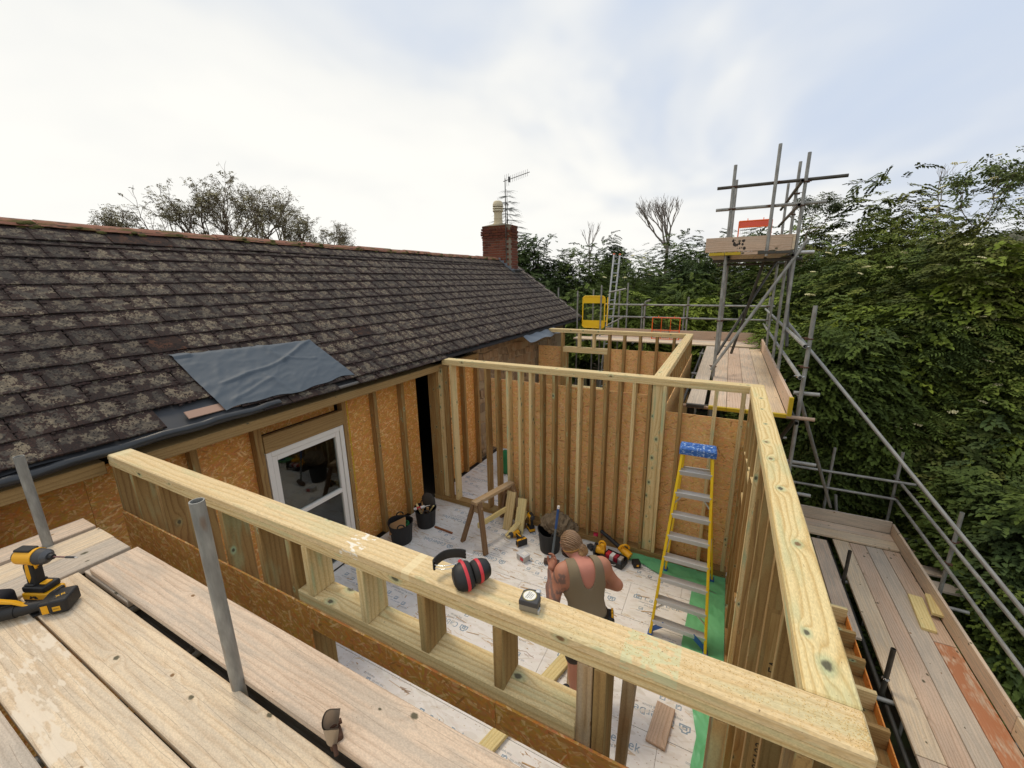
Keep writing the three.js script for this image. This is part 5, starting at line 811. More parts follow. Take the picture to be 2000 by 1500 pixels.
// ---------- on the front plate ----------
{
  const TY = EYE - 1.24 + .0005;
  const t = thing('ear_defenders', 'black and red ear defenders resting on the front wall plate', 'ear defenders');
  const c1 = onY(905, 1140, -1.205), c2 = onY(925, 1106, -1.205);              // near cup, far cup
  const ax = V(.60, .06, -.80).normalize(); c1.set(-.862, TY + .050, -1.196); c2.copy(c1).addScaledVector(ax, .066);
  const cup = (c, dir, n) => {
    const q = new THREE.Quaternion().setFromUnitVectors(V(0, 1, 0), dir), g = new THREE.Group(); g.name = 'ear_cup'; g.position.copy(c); g.quaternion.copy(q); t.add(g);
    const L = p => new THREE.LatheGeometry(p.map(a => new THREE.Vector2(...a)), 26).scale(1.34, 1.16, 1.08);
    part(g, 'shell', L([[0, -.040], [.020, -.040], [.033, -.034], [.041, -.020], [.044, -.004], [.044, 0]]), black); part(g, 'red_band', L([[.0445, -.003], [.0465, -.002], [.0465, .008], [.0445, .009]]), red); part(g, 'cushion', L([[.044, .009], [.044, .016], [.040, .026], [.030, .028], [.022, .022], [.020, .012], [0, .010]]), rubber);
    part(g, 'logo_disc', L([[0, -.0412], [.014, -.0412], [.016, -.0405], [.014, -.040]]), dkgrey); const lug = part(g, 'band_lug', rbox(.022, .016, .018, .004), red); lug.position.set(-.058, .002, 0); return g;
  };
  cup(c1, ax, 1); cup(c2, ax.clone().negate(), 2);
  // headband lying to the left
  const e1 = c1.clone().add(V(-.050, .020, -.02)), e2 = c2.clone().add(V(-.048, .030, -.03)), far = c1.clone().add(c2).multiplyScalar(.5).add(V(-.165, .012, .018));
  const cur = new THREE.CatmullRomCurve3([e1, e1.clone().lerp(far, .55).add(V(.0, .0, .030)), far.clone().add(V(-.002, 0, .022)), far.clone().add(V(.01, .012, -.035)), e2.clone().lerp(far, .5).add(V(.01, .015, -.028)), e2]);
  const strip = (a, b, w, off, th) => { const N = 40, pos = [], idx = []; for (let i = 0; i <= N; i++) { const u = mix(a, b, i / N), p = cur.getPoint(u), tg = cur.getTangent(u), n = V().crossVectors(tg, V(0, 1, 0)).normalize(); for (const [s, k] of [[-1, 0], [1, 0], [1, 1], [-1, 1]]) { const q = p.clone().add(V(0, s * w / 2, 0)).addScaledVector(n, (k ? th : 0) + off); if (q.y < TY) q.y = TY; pos.push(q.x, q.y, q.z); } } for (let i = 0; i < N; i++) for (let k = 0; k < 4; k++) { const a0 = i * 4 + k, a1 = i * 4 + (k + 1) % 4; idx.push(a0, a1, a0 + 4, a1, a1 + 4, a0 + 4); } const g = new THREE.BufferGeometry(); g.setAttribute('position', new THREE.Float32BufferAttribute(pos, 3)); g.setIndex(idx); g.computeVertexNormals(); return g; };
  part(t, 'headband', strip(.34, .88, .040, -.004, .008), rubber);
  const wire = (d) => { const p = []; for (let i = 0; i <= 20; i++) { const q = cur.getPoint(i / 20); q.y = Math.max(TY + .003, q.y + d); p.push(q); } return new THREE.TubeGeometry(new THREE.CatmullRomCurve3(p), 50, .002, 6); };
  part(t, 'wire', wire(.008), chrome); part(t, 'wire', wire(-.008), chrome);
  finish(t);
  // tape measure
  const m = thing('tape_measure', 'grey and black tape measure with round white label on the front wall plate', 'tape measure');
  const b = onY(1036, 1186, -1.24); m.position.set(b.x, TY, b.z); m.rotation.y = 0.12;
  const sh = [[-.036, -.030], [.036, -.030], [.038, -.026], [.038, .010], [.030, .030], [.010, .040], [-.018, .038], [-.036, .022]];
  const body = extrude(sh, .050, .006).rotateX(-Math.PI / 2).translate(0, .025, 0); part(m, 'case', body, std({ color: 0x8a8578, roughness: .5, metalness: .2 }));
  part(m, 'rubber_shell', extrude(sh.map(p => [p[0] * 1.03, p[1] * 1.03]), .026, .005).rotateX(-Math.PI / 2).translate(0, .0385, 0), dkgrey);
  const lt = canvasTex(256, 256, (g, w, h) => { g.fillStyle = '#e9e7dd'; g.fillRect(0, 0, w, h); g.fillStyle = '#4a4c48'; g.translate(w / 2, h / 2); g.rotate(-1.35); g.font = 'bold 44px sans-serif'; g.textAlign = 'center'; g.fillText('STANLEY', 0, -24); g.fillRect(-92, -10, 184, 10); g.font = 'bold 34px sans-serif'; g.fillText('FATMAX', 0, 40); g.fillRect(-70, 56, 140, 8); }, false);
  part(m, 'label_ring', new THREE.TorusGeometry(.0265, .002, 6, 26).rotateX(Math.PI / 2).translate(-.003, .0512, -.002), std({ color: 0x9a8c4a, roughness: .5 })); part(m, 'label_disc', new THREE.CircleGeometry(.0262, 26).rotateX(-Math.PI / 2).translate(-.003, .0519, -.002), std({ map: lt, roughness: .5 }));
  part(m, 'lock_button', mg([rbox(.020, .012, .018, .005).translate(.022, .050, -.034), new THREE.CylinderGeometry(.010, .010, .012, 12).translate(.024, .047, -.034)]), alu); part(m, 'tape_hook', rbox(.006, .018, .022, .001).translate(.040, .010, .018), alu); part(m, 'mouth', rbox(.004, .014, .026, .001).translate(.0375, .016, .008), black);
}
// ---------- the carpenter ----------
function sdfMesh(fn, lo, hi, res, colorFn) {
  const mc = new MarchingCubes(res, new THREE.MeshBasicMaterial(), false, false, 150000); mc.isolation = 0;
  const h = res / 2, sx = (hi[0] - lo[0]) / 2, sy = (hi[1] - lo[1]) / 2, sz = (hi[2] - lo[2]) / 2, cx = (hi[0] + lo[0]) / 2, cy = (hi[1] + lo[1]) / 2, cz = (hi[2] + lo[2]) / 2;
  for (let k = 0; k < res; k++) for (let j = 0; j < res; j++) for (let i = 0; i < res; i++) mc.field[i + j * res + k * res * res] = -fn((i - h) / h * sx + cx, (j - h) / h * sy + cy, (k - h) / h * sz + cz);
  mc.update();
  const n = mc.count, pos = new Float32Array(n * 3);
  for (let i = 0; i < n; i++) { pos[i * 3] = mc.positionArray[i * 3] * sx + cx; pos[i * 3 + 1] = mc.positionArray[i * 3 + 1] * sy + cy; pos[i * 3 + 2] = mc.positionArray[i * 3 + 2] * sz + cz; }
  const g = new THREE.BufferGeometry(); g.setAttribute('position', new THREE.BufferAttribute(pos, 3));
  const nor = new Float32Array(n * 3), e = .002;
  for (let i = 0; i < n; i++) { const x = pos[i * 3], y = pos[i * 3 + 1], z = pos[i * 3 + 2]; const a = fn(x + e, y, z) - fn(x - e, y, z), b = fn(x, y + e, z) - fn(x, y - e, z), c = fn(x, y, z + e) - fn(x, y, z - e), l = Math.hypot(a, b, c) || 1; nor[i * 3] = a / l; nor[i * 3 + 1] = b / l; nor[i * 3 + 2] = c / l; }
  g.setAttribute('normal', new THREE.BufferAttribute(nor, 3));
  { // make the winding agree with the normals
    for (let i = 0; i < n; i += 3) { const A = V(pos[i * 3], pos[i * 3 + 1], pos[i * 3 + 2]), B = V(pos[i * 3 + 3], pos[i * 3 + 4], pos[i * 3 + 5]), C = V(pos[i * 3 + 6], pos[i * 3 + 7], pos[i * 3 + 8]); const f = B.clone().sub(A).cross(C.clone().sub(A)); if (f.x * nor[i * 3] + f.y * nor[i * 3 + 1] + f.z * nor[i * 3 + 2] < 0) for (let k = 0; k < 3; k++) { let t = pos[(i + 1) * 3 + k]; pos[(i + 1) * 3 + k] = pos[(i + 2) * 3 + k]; pos[(i + 2) * 3 + k] = t; t = nor[(i + 1) * 3 + k]; nor[(i + 1) * 3 + k] = nor[(i + 2) * 3 + k]; nor[(i + 2) * 3 + k] = t; } } }
  if (colorFn) { const c = new Float32Array(n * 3); for (let i = 0; i < n; i++) { const q = colorFn(pos[i * 3], pos[i * 3 + 1], pos[i * 3 + 2]); c[i * 3] = q[0]; c[i * 3 + 1] = q[1]; c[i * 3 + 2] = q[2]; } g.setAttribute('color', new THREE.BufferAttribute(c, 3)); }
  return g;
}
const cap = (a, b, ra, rb) => { const ax = a[0], ay = a[1], az = a[2], dx = b[0] - ax, dy = b[1] - ay, dz = b[2] - az, L = dx * dx + dy * dy + dz * dz || 1e-9; return (x, y, z) => { const t = clamp(((x - ax) * dx + (y - ay) * dy + (z - az) * dz) / L); return Math.hypot(x - ax - dx * t, y - ay - dy * t, z - az - dz * t) - mix(ra, rb, t); }; };
const ell = (c, r) => (x, y, z) => { const a = (x - c[0]) / r[0], b = (y - c[1]) / r[1], d = (z - c[2]) / r[2], k = Math.hypot(a, b, d); return (k - 1) * Math.min(r[0], r[1], r[2]); };
const smin = (a, b, k) => { const h = Math.max(k - Math.abs(a - b), 0) / k; return Math.min(a, b) - h * h * k * .25; };
const blend = (fs, k) => (x, y, z) => { let d = 1e9; for (const f of fs) d = smin(d, f(x, y, z), k); return d; };
{
  const t = thing('person', 'person in olive vest with tied-back fair hair and tool belt, standing on the printed floor', 'person');
  // local frame: facing -z, right is +x, feet on y = 0
  const ln = p => [p[0], .95 + (p[1] - .95) * .965, p[2] - (p[1] - .95) * .30];
  const LS = [-.185, 1.385, -.01], RS = [.185, 1.365, -.02], LE = [-.300, 1.095, -.02], RE = [.335, 1.135, -.05], LW = [-.262, 1.325, -.125], RW = [.14, 1.06, -.29];
  for (const q of [LS, RS, LE, RE, LW, RW]) { const w = ln(q); q[0] = w[0]; q[1] = w[1]; q[2] = w[2]; }
  const HC = [-.055, 1.512, -.285];
  const hy = .55, hb = .30, hcY = Math.cos(hy), hsY = Math.sin(hy), hcB = Math.cos(hb), hsB = Math.sin(hb);      // head turned left and bowed
  const turnH = f => (x, y, z) => { const dx = x - HC[0], dy = y - HC[1], dz = z - HC[2], lx = dx * hcY - dz * hsY, lz = dx * hsY + dz * hcY; return f(HC[0] + lx, HC[1] + dy * hcB - lz * hsB, HC[2] + dy * hsB + lz * hcB); };
  const headM = new THREE.Matrix4().makeTranslation(...HC).multiply(new THREE.Matrix4().makeRotationY(hy)).multiply(new THREE.Matrix4().makeRotationX(-hb)).multiply(new THREE.Matrix4().makeTranslation(-HC[0], -HC[1], -HC[2]));
  const torso = [ell([0, .97, .005], [.165, .13, .115]), ell(ln([0, 1.10, 0]), [.150, .16, .105]), ell(ln([0, 1.26, -.005]), [.185, .17, .118]), ell(ln([-.06, 1.33, .035]), [.11, .12, .07]), ell(ln([.06, 1.33, .035]), [.11, .12, .07]), cap(ln([-.13, 1.40, -.01]), ln([.13, 1.385, -.015]), .058, .058), cap(ln([0, 1.38, .0]), HC, .068, .056)];
  const arms = [cap(LS, LE, .058, .044), cap(RS, RE, .060, .046), cap(LE, LW, .045, .029), cap(RE, RW, .045, .030), ell(ln([-.205, 1.35, 0]), [.062, .075, .062]), ell(ln([.21, 1.335, -.02]), [.064, .078, .064]), cap([LE[0] + .01, LE[1] + .05, LE[2] - .03], [LW[0] - .03, LW[1] - .12, LW[2] + .07], .043, .036), cap([RE[0] - .03, RE[1] - .01, RE[2] - .05], [RW[0] + .08, RW[1] + .03, RW[2] + .10], .043, .036)];
  const legs = [cap([-.09, .93, 0], [-.105, .50, -.02], .088, .058), cap([.09, .93, 0], [.11, .50, -.03], .088, .058), cap([-.105, .50, -.02], [-.11, .10, .02], .056, .036), cap([.11, .50, -.03], [.115, .10, .01], .056, .036), ell([-.107, .36, .012], [.052, .11, .055]), ell([.112, .36, .002], [.052, .11, .055])];
  const body = blend([...torso, ...arms, ...legs], .045);
  const skinC = (x, Y, Z) => {
    const y = Y > .95 ? .95 + (Y - .95) / .965 : Y, z = Y > .95 ? Z + (y - .95) * .30 : Z;
    let c = [.44, .19, .115]; const n = n2(x * 9 + 4, y * 9 + z * 7, 3); c = mix3(c, [.52, .235, .15], n);
    if (y > 1.30 && Math.abs(x) < .12 && z > -.02) c = mix3(c, [.60, .225, .17], .6);                                  // sunburnt nape
    if (x < -.19 && y < 1.40 && y > .9) { const q = n2(x * 34 + 3, y * 30 + z * 34, 13); const fore = z < -.05 || y < 1.18; c = mix3(c, [.16, .115, .10], (fore ? sst(.36, .56, q) : sst(.50, .60, q)) * .8); }   // tattooed arm
    else if (x < -.12 && z < -.07 && y < 1.33 && y > 1.0) { const q = n2(x * 34 + 3, y * 30 + z * 34, 13); c = mix3(c, [.16, .115, .10], sst(.36, .56, q) * .8); }
    return c;
  };
  const skin = std({ vertexColors: true, roughness: .6 });
  // hands: palm, four fingers, thumb, grids of their own
  const hand = (w, dirv, side, curl) => {         // wrist, direction along the hand, palm normal
    const d = V(...dirv).normalize(), s = V(...side).normalize(), n = V().crossVectors(d, s).normalize(), at = (a, b, c) => V(...w).addScaledVector(d, a).addScaledVector(s, b).addScaledVector(n, c).toArray();
    const f = [cap(at(.0, 0, 0), at(.03, 0, 0), .027, .03), cap(at(.035, -.026, 0), at(.085, -.028, .0), .020, .018), cap(at(.035, .024, 0), at(.085, .026, 0), .020, .018), cap(at(.03, 0, 0), at(.085, 0, 0), .022, .020)], fg = [];
    const Ls = [.034, .040, .037, .028]; for (let i = 0; i < 4; i++) { const b = (i - 1.5) * .0205, L = Ls[i], cc = curl[i]; const p0 = at(.088, b, 0), p1 = at(.088 + L * .95, b * 1.1, -L * .5 * cc), p2 = at(.088 + L * (1.45 - .5 * cc), b * 1.1, -L * 1.35 * cc), p3 = at(.088 + L * (1.9 - 1.2 * cc), b * 1.1, -L * 1.9 * cc); fg.push(cap(p0, p1, .0105, .0095), cap(p1, p2, .0095, .009), cap(p2, p3, .009, .0075)); }
    fg.push(cap(at(.02, -.028, 0), at(.055, -.052, -.02), .014, .0115), cap(at(.055, -.052, -.02), at(.088, -.050, -.042), .0115, .009));
    const pf = blend(f, .02), ff = (x, y, z) => { let m = 1e9; for (const q of fg) m = Math.min(m, q(x, y, z)); return m; };
    const all = (x, y, z) => smin(pf(x, y, z), ff(x, y, z), .008), c = at(.075, 0, -.02), R = .115;
    return sdfMesh(all, c.map(v => v - R), c.map(v => v + R), 64, () => [.44, .19, .12]);
  };
  const LD = [.05, .16, -.06], bodyG = sdfMesh(body, [-.42, .02, -.50], [.42, 1.60, .22], 108, skinC);
  // head
  const hf0 = blend([ell(HC, [.076, .105, .092]), ell([HC[0] - .004, HC[1] - .055, HC[2] - .030], [.056, .062, .066]), cap([HC[0] - .005, HC[1] - .012, HC[2] - .090], [HC[0] - .006, HC[1] - .038, HC[2] - .108], .010, .013), ell([HC[0] - .077, HC[1] - .012, HC[2] + .008], [.010, .030, .018]), ell([HC[0] + .077, HC[1] - .012, HC[2] + .008], [.010, .030, .018]), cap([HC[0] - .03, HC[1] + .012, HC[2] - .084], [HC[0] + .03, HC[1] + .012, HC[2] - .084], .012, .012)], .016), nk = cap([HC[0], HC[1] - .04, HC[2] + .03], [.0, 1.37, -.125], .052, .062), th = turnH(hf0), hf = (x, y, z) => smin(th(x, y, z), nk(x, y, z), .03);
  const headG = sdfMesh(hf, [HC[0] - .16, HC[1] - .19, HC[2] - .17], [HC[0] + .16, HC[1] + .14, HC[2] + .19], 78, turnH((x, y, z) => { const lip = Math.hypot((x - HC[0] + .006) * 1.2, (y - HC[1] + .068) * 3, 0) < .03 && z < HC[2] - .06; const eye = z < HC[2] - .07 && Math.abs(y - HC[1] - .0) < .009 && Math.abs(Math.abs(x - HC[0]) - .031) < .013; return eye ? [.12, .09, .08] : lip ? [.42, .15, .13] : [.48, .21, .14]; }));
  part(t, 'body', mg([bodyG, hand([LW[0], LW[1], LW[2]], [.42, .88, -.18], [.1, .1, 1], [.75, .6, .5, .55]), hand([RW[0], RW[1], RW[2]], [-.75, .05, -.66], [0, 1, 0], [.6, .65, .7, .75]), headG]), skin);
  // hair, bun and beard
  const hs = (x, y, z) => .0022 * Math.sin((x * 3 + y * 2.2) * 95 + 14 * n2(x * 16, y * 16 + z * 12, 5)) + .009 * (n2(x * 30, y * 30 + z * 24, 6) - .5);
  const hairF = (x, y, z) => { let d = ell([HC[0], HC[1] + .010, HC[2] + .012], [.090, .112, .106])(x, y, z); if (Math.abs(d) < .02) d += hs(x, y, z); const face = Math.max(-(z - (HC[2] - .045 + (y - HC[1]) * -.25)), -1e9); const low = HC[1] - .075 - y; return Math.max(d, face, low); };
  const bunF = blend([ell([HC[0] + .012, HC[1] - .030, HC[2] + .112], [.042, .036, .036]), ell([HC[0] + .030, HC[1] - .064, HC[2] + .118], [.036, .042, .032]), ell([HC[0] - .012, HC[1] - .074, HC[2] + .110], [.030, .036, .028]), cap([HC[0] + .03, HC[1] - .07, HC[2] + .115], [HC[0] + .046, HC[1] - .105, HC[2] + .10], .013, .004), cap([HC[0], HC[1] - .07, HC[2] + .112], [HC[0] - .01, HC[1] - .115, HC[2] + .105], .012, .004)], .012);
  const hairAll = (x, y, z) => { let b = bunF(x, y, z); if (Math.abs(b) < .02) b += hs(x * 1.5, y * 1.5, z) * 1.2; return smin(hairF(x, y, z), b, .012); };
  part(t, 'hair', sdfMesh(turnH(hairAll), [HC[0] - .17, HC[1] - .17, HC[2] - .17], [HC[0] + .19, HC[1] + .17, HC[2] + .20], 104, turnH((x, y, z) => { const s = n2(x * 90 + y * 12, z * 30 + y * 26, 8), low = sst(HC[1] + .01, HC[1] - .06, y + (n2(x * 50, z * 50, 2) - .5) * .05); return mix3(mix3([.17, .095, .050], [.30, .185, .10], s), [.46, .28, .12], low * .7 * (.5 + s)); })), std({ vertexColors: true, roughness: .55 }));
  part(t, 'hair_tie', new THREE.TorusGeometry(.020, .006, 6, 16).rotateX(.3).translate(HC[0] + .004, HC[1] - .018, HC[2] + .104).applyMatrix4(headM), std({ color: 0x6a4a2a, roughness: .8 }));
  { const p = []; for (let i = 0; i <= 20; i++) { const a = mix(-.35, Math.PI + .35, i / 20); p.push(V(HC[0] + Math.cos(a) * .089, HC[1] - .018 + .014 * Math.cos(a) + .0, HC[2] + .012 + Math.sin(a) * .102)); } part(t, 'headband', new THREE.TubeGeometry(new THREE.CatmullRomCurve3(p), 50, .006, 6).applyMatrix4(headM), std({ color: 0xb48448, roughness: .8 })); }
  const bd = (x, y, z) => { let d = ell([HC[0] - .004, HC[1] - .075, HC[2] - .048], [.062, .062, .058])(x, y, z); if (Math.abs(d) < .02) d += hs(x, y, z); return Math.max(d, y - (HC[1] - .035)); };
  part(t, 'beard', sdfMesh(turnH(bd), [HC[0] - .16, HC[1] - .19, HC[2] - .17], [HC[0] + .12, HC[1] + .06, HC[2] + .10], 66), std({ color: 0x2e1c12, roughness: .9 }));
  // vest: the torso a little larger, cut by neck and arm openings
  const tf = blend(torso.slice(0, 6), .05);
  const vestF = (x, Y, Z) => {
    const y = Y, z = Z;
    let d = tf(x, y, z) - .011; if (d > -.02 && d < .02) d -= .004 * Math.sin(x * 38 + 5 * n2(x * 6, y * 5, 3)) * sst(1.38, 1.12, y);
    const yl = y > .95 ? .95 + (y - .95) / .965 : y, zl = y > .95 ? z + (yl - .95) * .30 : z, neckB = ell([0, 1.47, .07], [.075, .20, .22])(x, yl, zl), neckF = ell([0, 1.47, -.12], [.09, .17, .16])(x, yl, zl);
    d = Math.max(d, -neckB, -neckF, .96 - y);
    for (const s of [-1, 1]) { const a = ell([s * .232, 1.37, -.01], [.098, .165, .155])(x, yl, zl); d = Math.max(d, -a); }
    return d;
  };
  part(t, 'vest', sdfMesh(vestF, [-.24, .94, -.31], [.24, 1.48, .17], 88), std({ color: 0x85775f, roughness: .95 }));
  // shorts
  const sf = blend([ell([0, .955, .005], [.175, .12, .125]), cap([-.09, .93, 0], [-.108, .56, -.02], .105, .088), cap([.09, .93, 0], [.112, .56, -.03], .105, .088)], .04);
  part(t, 'shorts', sdfMesh((x, y, z) => Math.max(sf(x, y, z) + .006 * Math.sin(y * 60 + x * 30) * .5, .50 - y, y - 1.05), [-.24, .48, -.2], [.24, 1.07, .2], 64), std({ color: 0x3d352d, roughness: .95 }));
  // boots and socks
  for (const [x, z, tn] of [[-.112, .01, .15], [.118, 0, -.2]]) {
    const fx = -Math.sin(tn), fz = -Math.cos(tn), pp = (a, y) => [x + fx * a, y, z + fz * a];
    const b = blend([cap(pp(-.03, .045), pp(.14, .035), .044, .040), cap(pp(-.02, .06), pp(-.01, .17), .050, .052), cap(pp(.02, .08), pp(.09, .055), .045, .040)], .03);
    part(t, 'boot', sdfMesh((X, Y, Z) => Math.max(b(X, Y, Z), .012 - Y, Y - .185), [x - .14, -.01, z - .24], [x + .14, .21, z + .14], 64), std({ color: 0x23252a, roughness: .8 }));
    part(t, 'boot_sole', sdfMesh((X, Y, Z) => Math.max(b(X, .04, Z) - .004, Math.abs(Y - .008) - .008), [x - .14, -.02, z - .24], [x + .14, .05, z + .14], 56), black);
  }
  // tool belt
  { const p = []; for (let i = 0; i < 24; i++) { const a = i / 24 * 6.283; p.push(V(Math.cos(a) * .182, .995, Math.sin(a) * .134 + .005)); } const g = new THREE.TubeGeometry(new THREE.CatmullRomCurve3(p, true), 60, .010, 6, true).scale(1, 1, 1); const P2 = g.attributes.position; for (let i = 0; i < P2.count; i++) P2.setY(i, .995 + (P2.getY(i) - .995) * 2.6); g.computeVertexNormals(); part(t, 'tool_belt', g, black); }
  const pouch = (x, z, a, nm) => { const g = part(t, nm, mg([rbox(.12, .17, .07, .014), rbox(.10, .03, .08, .01).translate(0, -.02, .006)]), rubber); g.position.set(x, .90, z); g.rotation.y = a; return g; };
  const pr = pouch(.195, .045, 1.1, 'tool_pouch'); part(pr, 'yellow_clip', mg([rbox(.024, .05, .018, .005).translate(-.035, .085, .022), rbox(.022, .04, .018, .005).translate(.0, .09, .02), rbox(.022, .045, .018, .005).translate(.033, .085, .02)]), toolY); pouch(-.195, .03, -1.1, 'tool_pouch');
  t.position.set(-.835, FY + .003, -2.97); t.rotation.y = .72;
}
// ---------- trees and plants ----------
const leafMat = std({ color: 0xffffff, roughness: .92, side: THREE.DoubleSide });
function leafQuad(L, W, fold, droop) {      // one leaf along +z, root at 0, six triangles, pointed
  const p = [], t = (a, b, c) => p.push(...a, ...b, ...c), m = [[0, 0, 0], [0, -droop * .25, L * .45], [0, -droop, L]], l = [-W / 2, fold, L * .38], r = [W / 2, fold, L * .38], l2 = [-W * .34, fold * .7 - droop * .5, L * .72], r2 = [W * .34, fold * .7 - droop * .5, L * .72];
  t(m[0], l, m[1]); t(m[0], m[1], r); t(l, l2, m[1]); t(m[1], r2, r); t(m[1], l2, m[2]); t(m[1], m[2], r2);
  const g = new THREE.BufferGeometry(); g.setAttribute('position', new THREE.Float32BufferAttribute(p, 3)); return g;
}
const fin = gs => { const g = mg(gs); g.computeVertexNormals(); return g; };
function spray(n, L, W, len, droop) {       // leaves set alternately along a drooping twig
  const gs = [];
  for (let i = 0; i < n; i++) { const f = (i + .6) / n, s = i % 2 ? 1 : -1, a = s * rr(.5, 1.15) * (1 - .75 * Math.pow(f, 3)), k = rr(.75, 1.15); gs.push(leafQuad(L * k, W * k, W * rr(.05, .2), L * rr(.1, .35)).rotateZ(s * rr(-.1, .5)).rotateX(rr(-.15, .35)).rotateY(a).translate(s * .012, -droop * f * f + rr(-.02, .02), len * f)); }
  return fin(gs);
}
function pinnate(n, len, L, W, droop) {
  const gs = []; for (let i = 0; i < n; i++) { const f = (i + .5) / n, k = Math.sin(Math.PI * (.15 + .8 * f)) ; for (const s of [-1, 1]) gs.push(leafQuad(L * k, W * k, W * .12, L * .3 * k).rotateY(s * (1.25 - .5 * f)).translate(0, -droop * f * f, len * f)); } gs.push(leafQuad(L * .7, W, .005, L * .3).translate(0, -droop, len)); return fin(gs);
}
const SPR = { broad: [0, 1, 2].map(() => spray(14, .085, .056, .32, .09)), small: [0, 1, 2].map(() => spray(17, .058, .034, .30, .06)), far: [0, 1, 2].map(() => spray(22, .095, .062, .46, .14)), pin: [0, 1].map(() => pinnate(6, .26, .10, .034, .10)) };
const DUM = new THREE.Matrix4(), QQ = new THREE.Quaternion(), COL = new THREE.Color();
function limb(pts, r0, r1, seg = 7) {       // tapered limb
  const c = new THREE.CatmullRomCurve3(pts), N = Math.max(4, pts.length * 3), g = new THREE.TubeGeometry(c, N, 1, seg), p = g.attributes.position;
  for (let i = 0; i <= N; i++) { const q = c.getPointAt(i / N), r = mix(r0, r1, i / N); for (let k = 0; k <= seg; k++) { const o = i * (seg + 1) + k; p.setXYZ(o, q.x + (p.getX(o) - q.x) * r, q.y + (p.getY(o) - q.y) * r, q.z + (p.getZ(o) - q.z) * r); } }
  g.computeVertexNormals(); return g;
}
const barkM = std({ color: 0x4a4238, roughness: 1 }), twigM = std({ color: 0x786a5c, roughness: 1 }), deadM = std({ color: 0x8a8078, roughness: 1 });
// crown: leaf sprays on the skins of many lobes
function crown(t, name, cen, R, kind, count, c0, c1, opt = {}) {
  const { lobes = 12, lobeR = .42, gap = .30, up = .2, scale = 1 } = opt, Lb = [];
  for (let i = 0; i < lobes; i++) { const a = rnd() * 6.283, y = rr(-.75, .95), q = Math.sqrt(Math.max(0, 1 - y * y)), f = rr(.45, .78); Lb.push([cen.x + Math.cos(a) * q * R[0] * f, cen.y + y * R[1] * f, cen.z + Math.sin(a) * q * R[2] * f, lobeR * rr(.75, 1.25)]); }
  const vs = SPR[kind], per = Math.ceil(count / vs.length), s0 = rnd() * 100;
  vs.forEach((geo, vi) => {
    const im = new THREE.InstancedMesh(geo, leafMat, per); let n = 0, tries = 0;
    while (n < per && tries++ < per * 6) {
      const L = Lb[Math.floor(rnd() * Lb.length)], a = rnd() * 6.283, y = rr(-.55, 1), q = Math.sqrt(1 - y * y), f = Math.pow(rnd(), .35) * rr(.88, 1.08);
      const d = V(Math.cos(a) * q, y, Math.sin(a) * q), p = V(L[0] + d.x * R[0] * L[3] * f, L[1] + d.y * R[1] * L[3] * f, L[2] + d.z * R[2] * L[3] * f);
      if (n2(p.x * 1.1 + s0, p.y * 1.3 + p.z * 1.1, 5, 2) < gap) continue;
      if (p.y < groundH(p.x, p.z) + .05) continue;
      const out = V(p.x - cen.x, 0, p.z - cen.z).normalize().lerp(V(d.x, 0, d.z), .6); out.y = up * rr(-.8, 1.4); const yaw = rr(-.9, .9); out.applyAxisAngle(V(0, 1, 0), yaw).normalize();
      const upv = V(rr(-.4, .4), 1, rr(-.4, .4)), sd = V().crossVectors(upv, out).normalize(), u2 = V().crossVectors(out, sd), k = scale * rr(.75, 1.3);
      DUM.makeBasis(sd, u2, out).scale(V(k, k, k)).setPosition(p); im.setMatrixAt(n, DUM);
      const w = clamp(.5 + (n2(p.x * .9, p.z * .9 + p.y, 9) - .5) * 1.6 + rr(-.35, .35)), b = rr(.8, 1.2); COL.setRGB(mix(c0[0], c1[0], w) * b, mix(c0[1], c1[1], w) * b, mix(c0[2], c1[2], w) * b); im.setColorAt(n, COL); n++;
    }
    im.count = n; im.name = name; im.userData.kind = 'stuff'; im.castShadow = im.receiveShadow = true; t.add(im);
  });
  return Lb;
}
const DK = [.050, .080, .014], MD = [.115, .165, .020], BR = [.215, .275, .026], OL = [.155, .165, .032], BL = [.052, .086, .022];
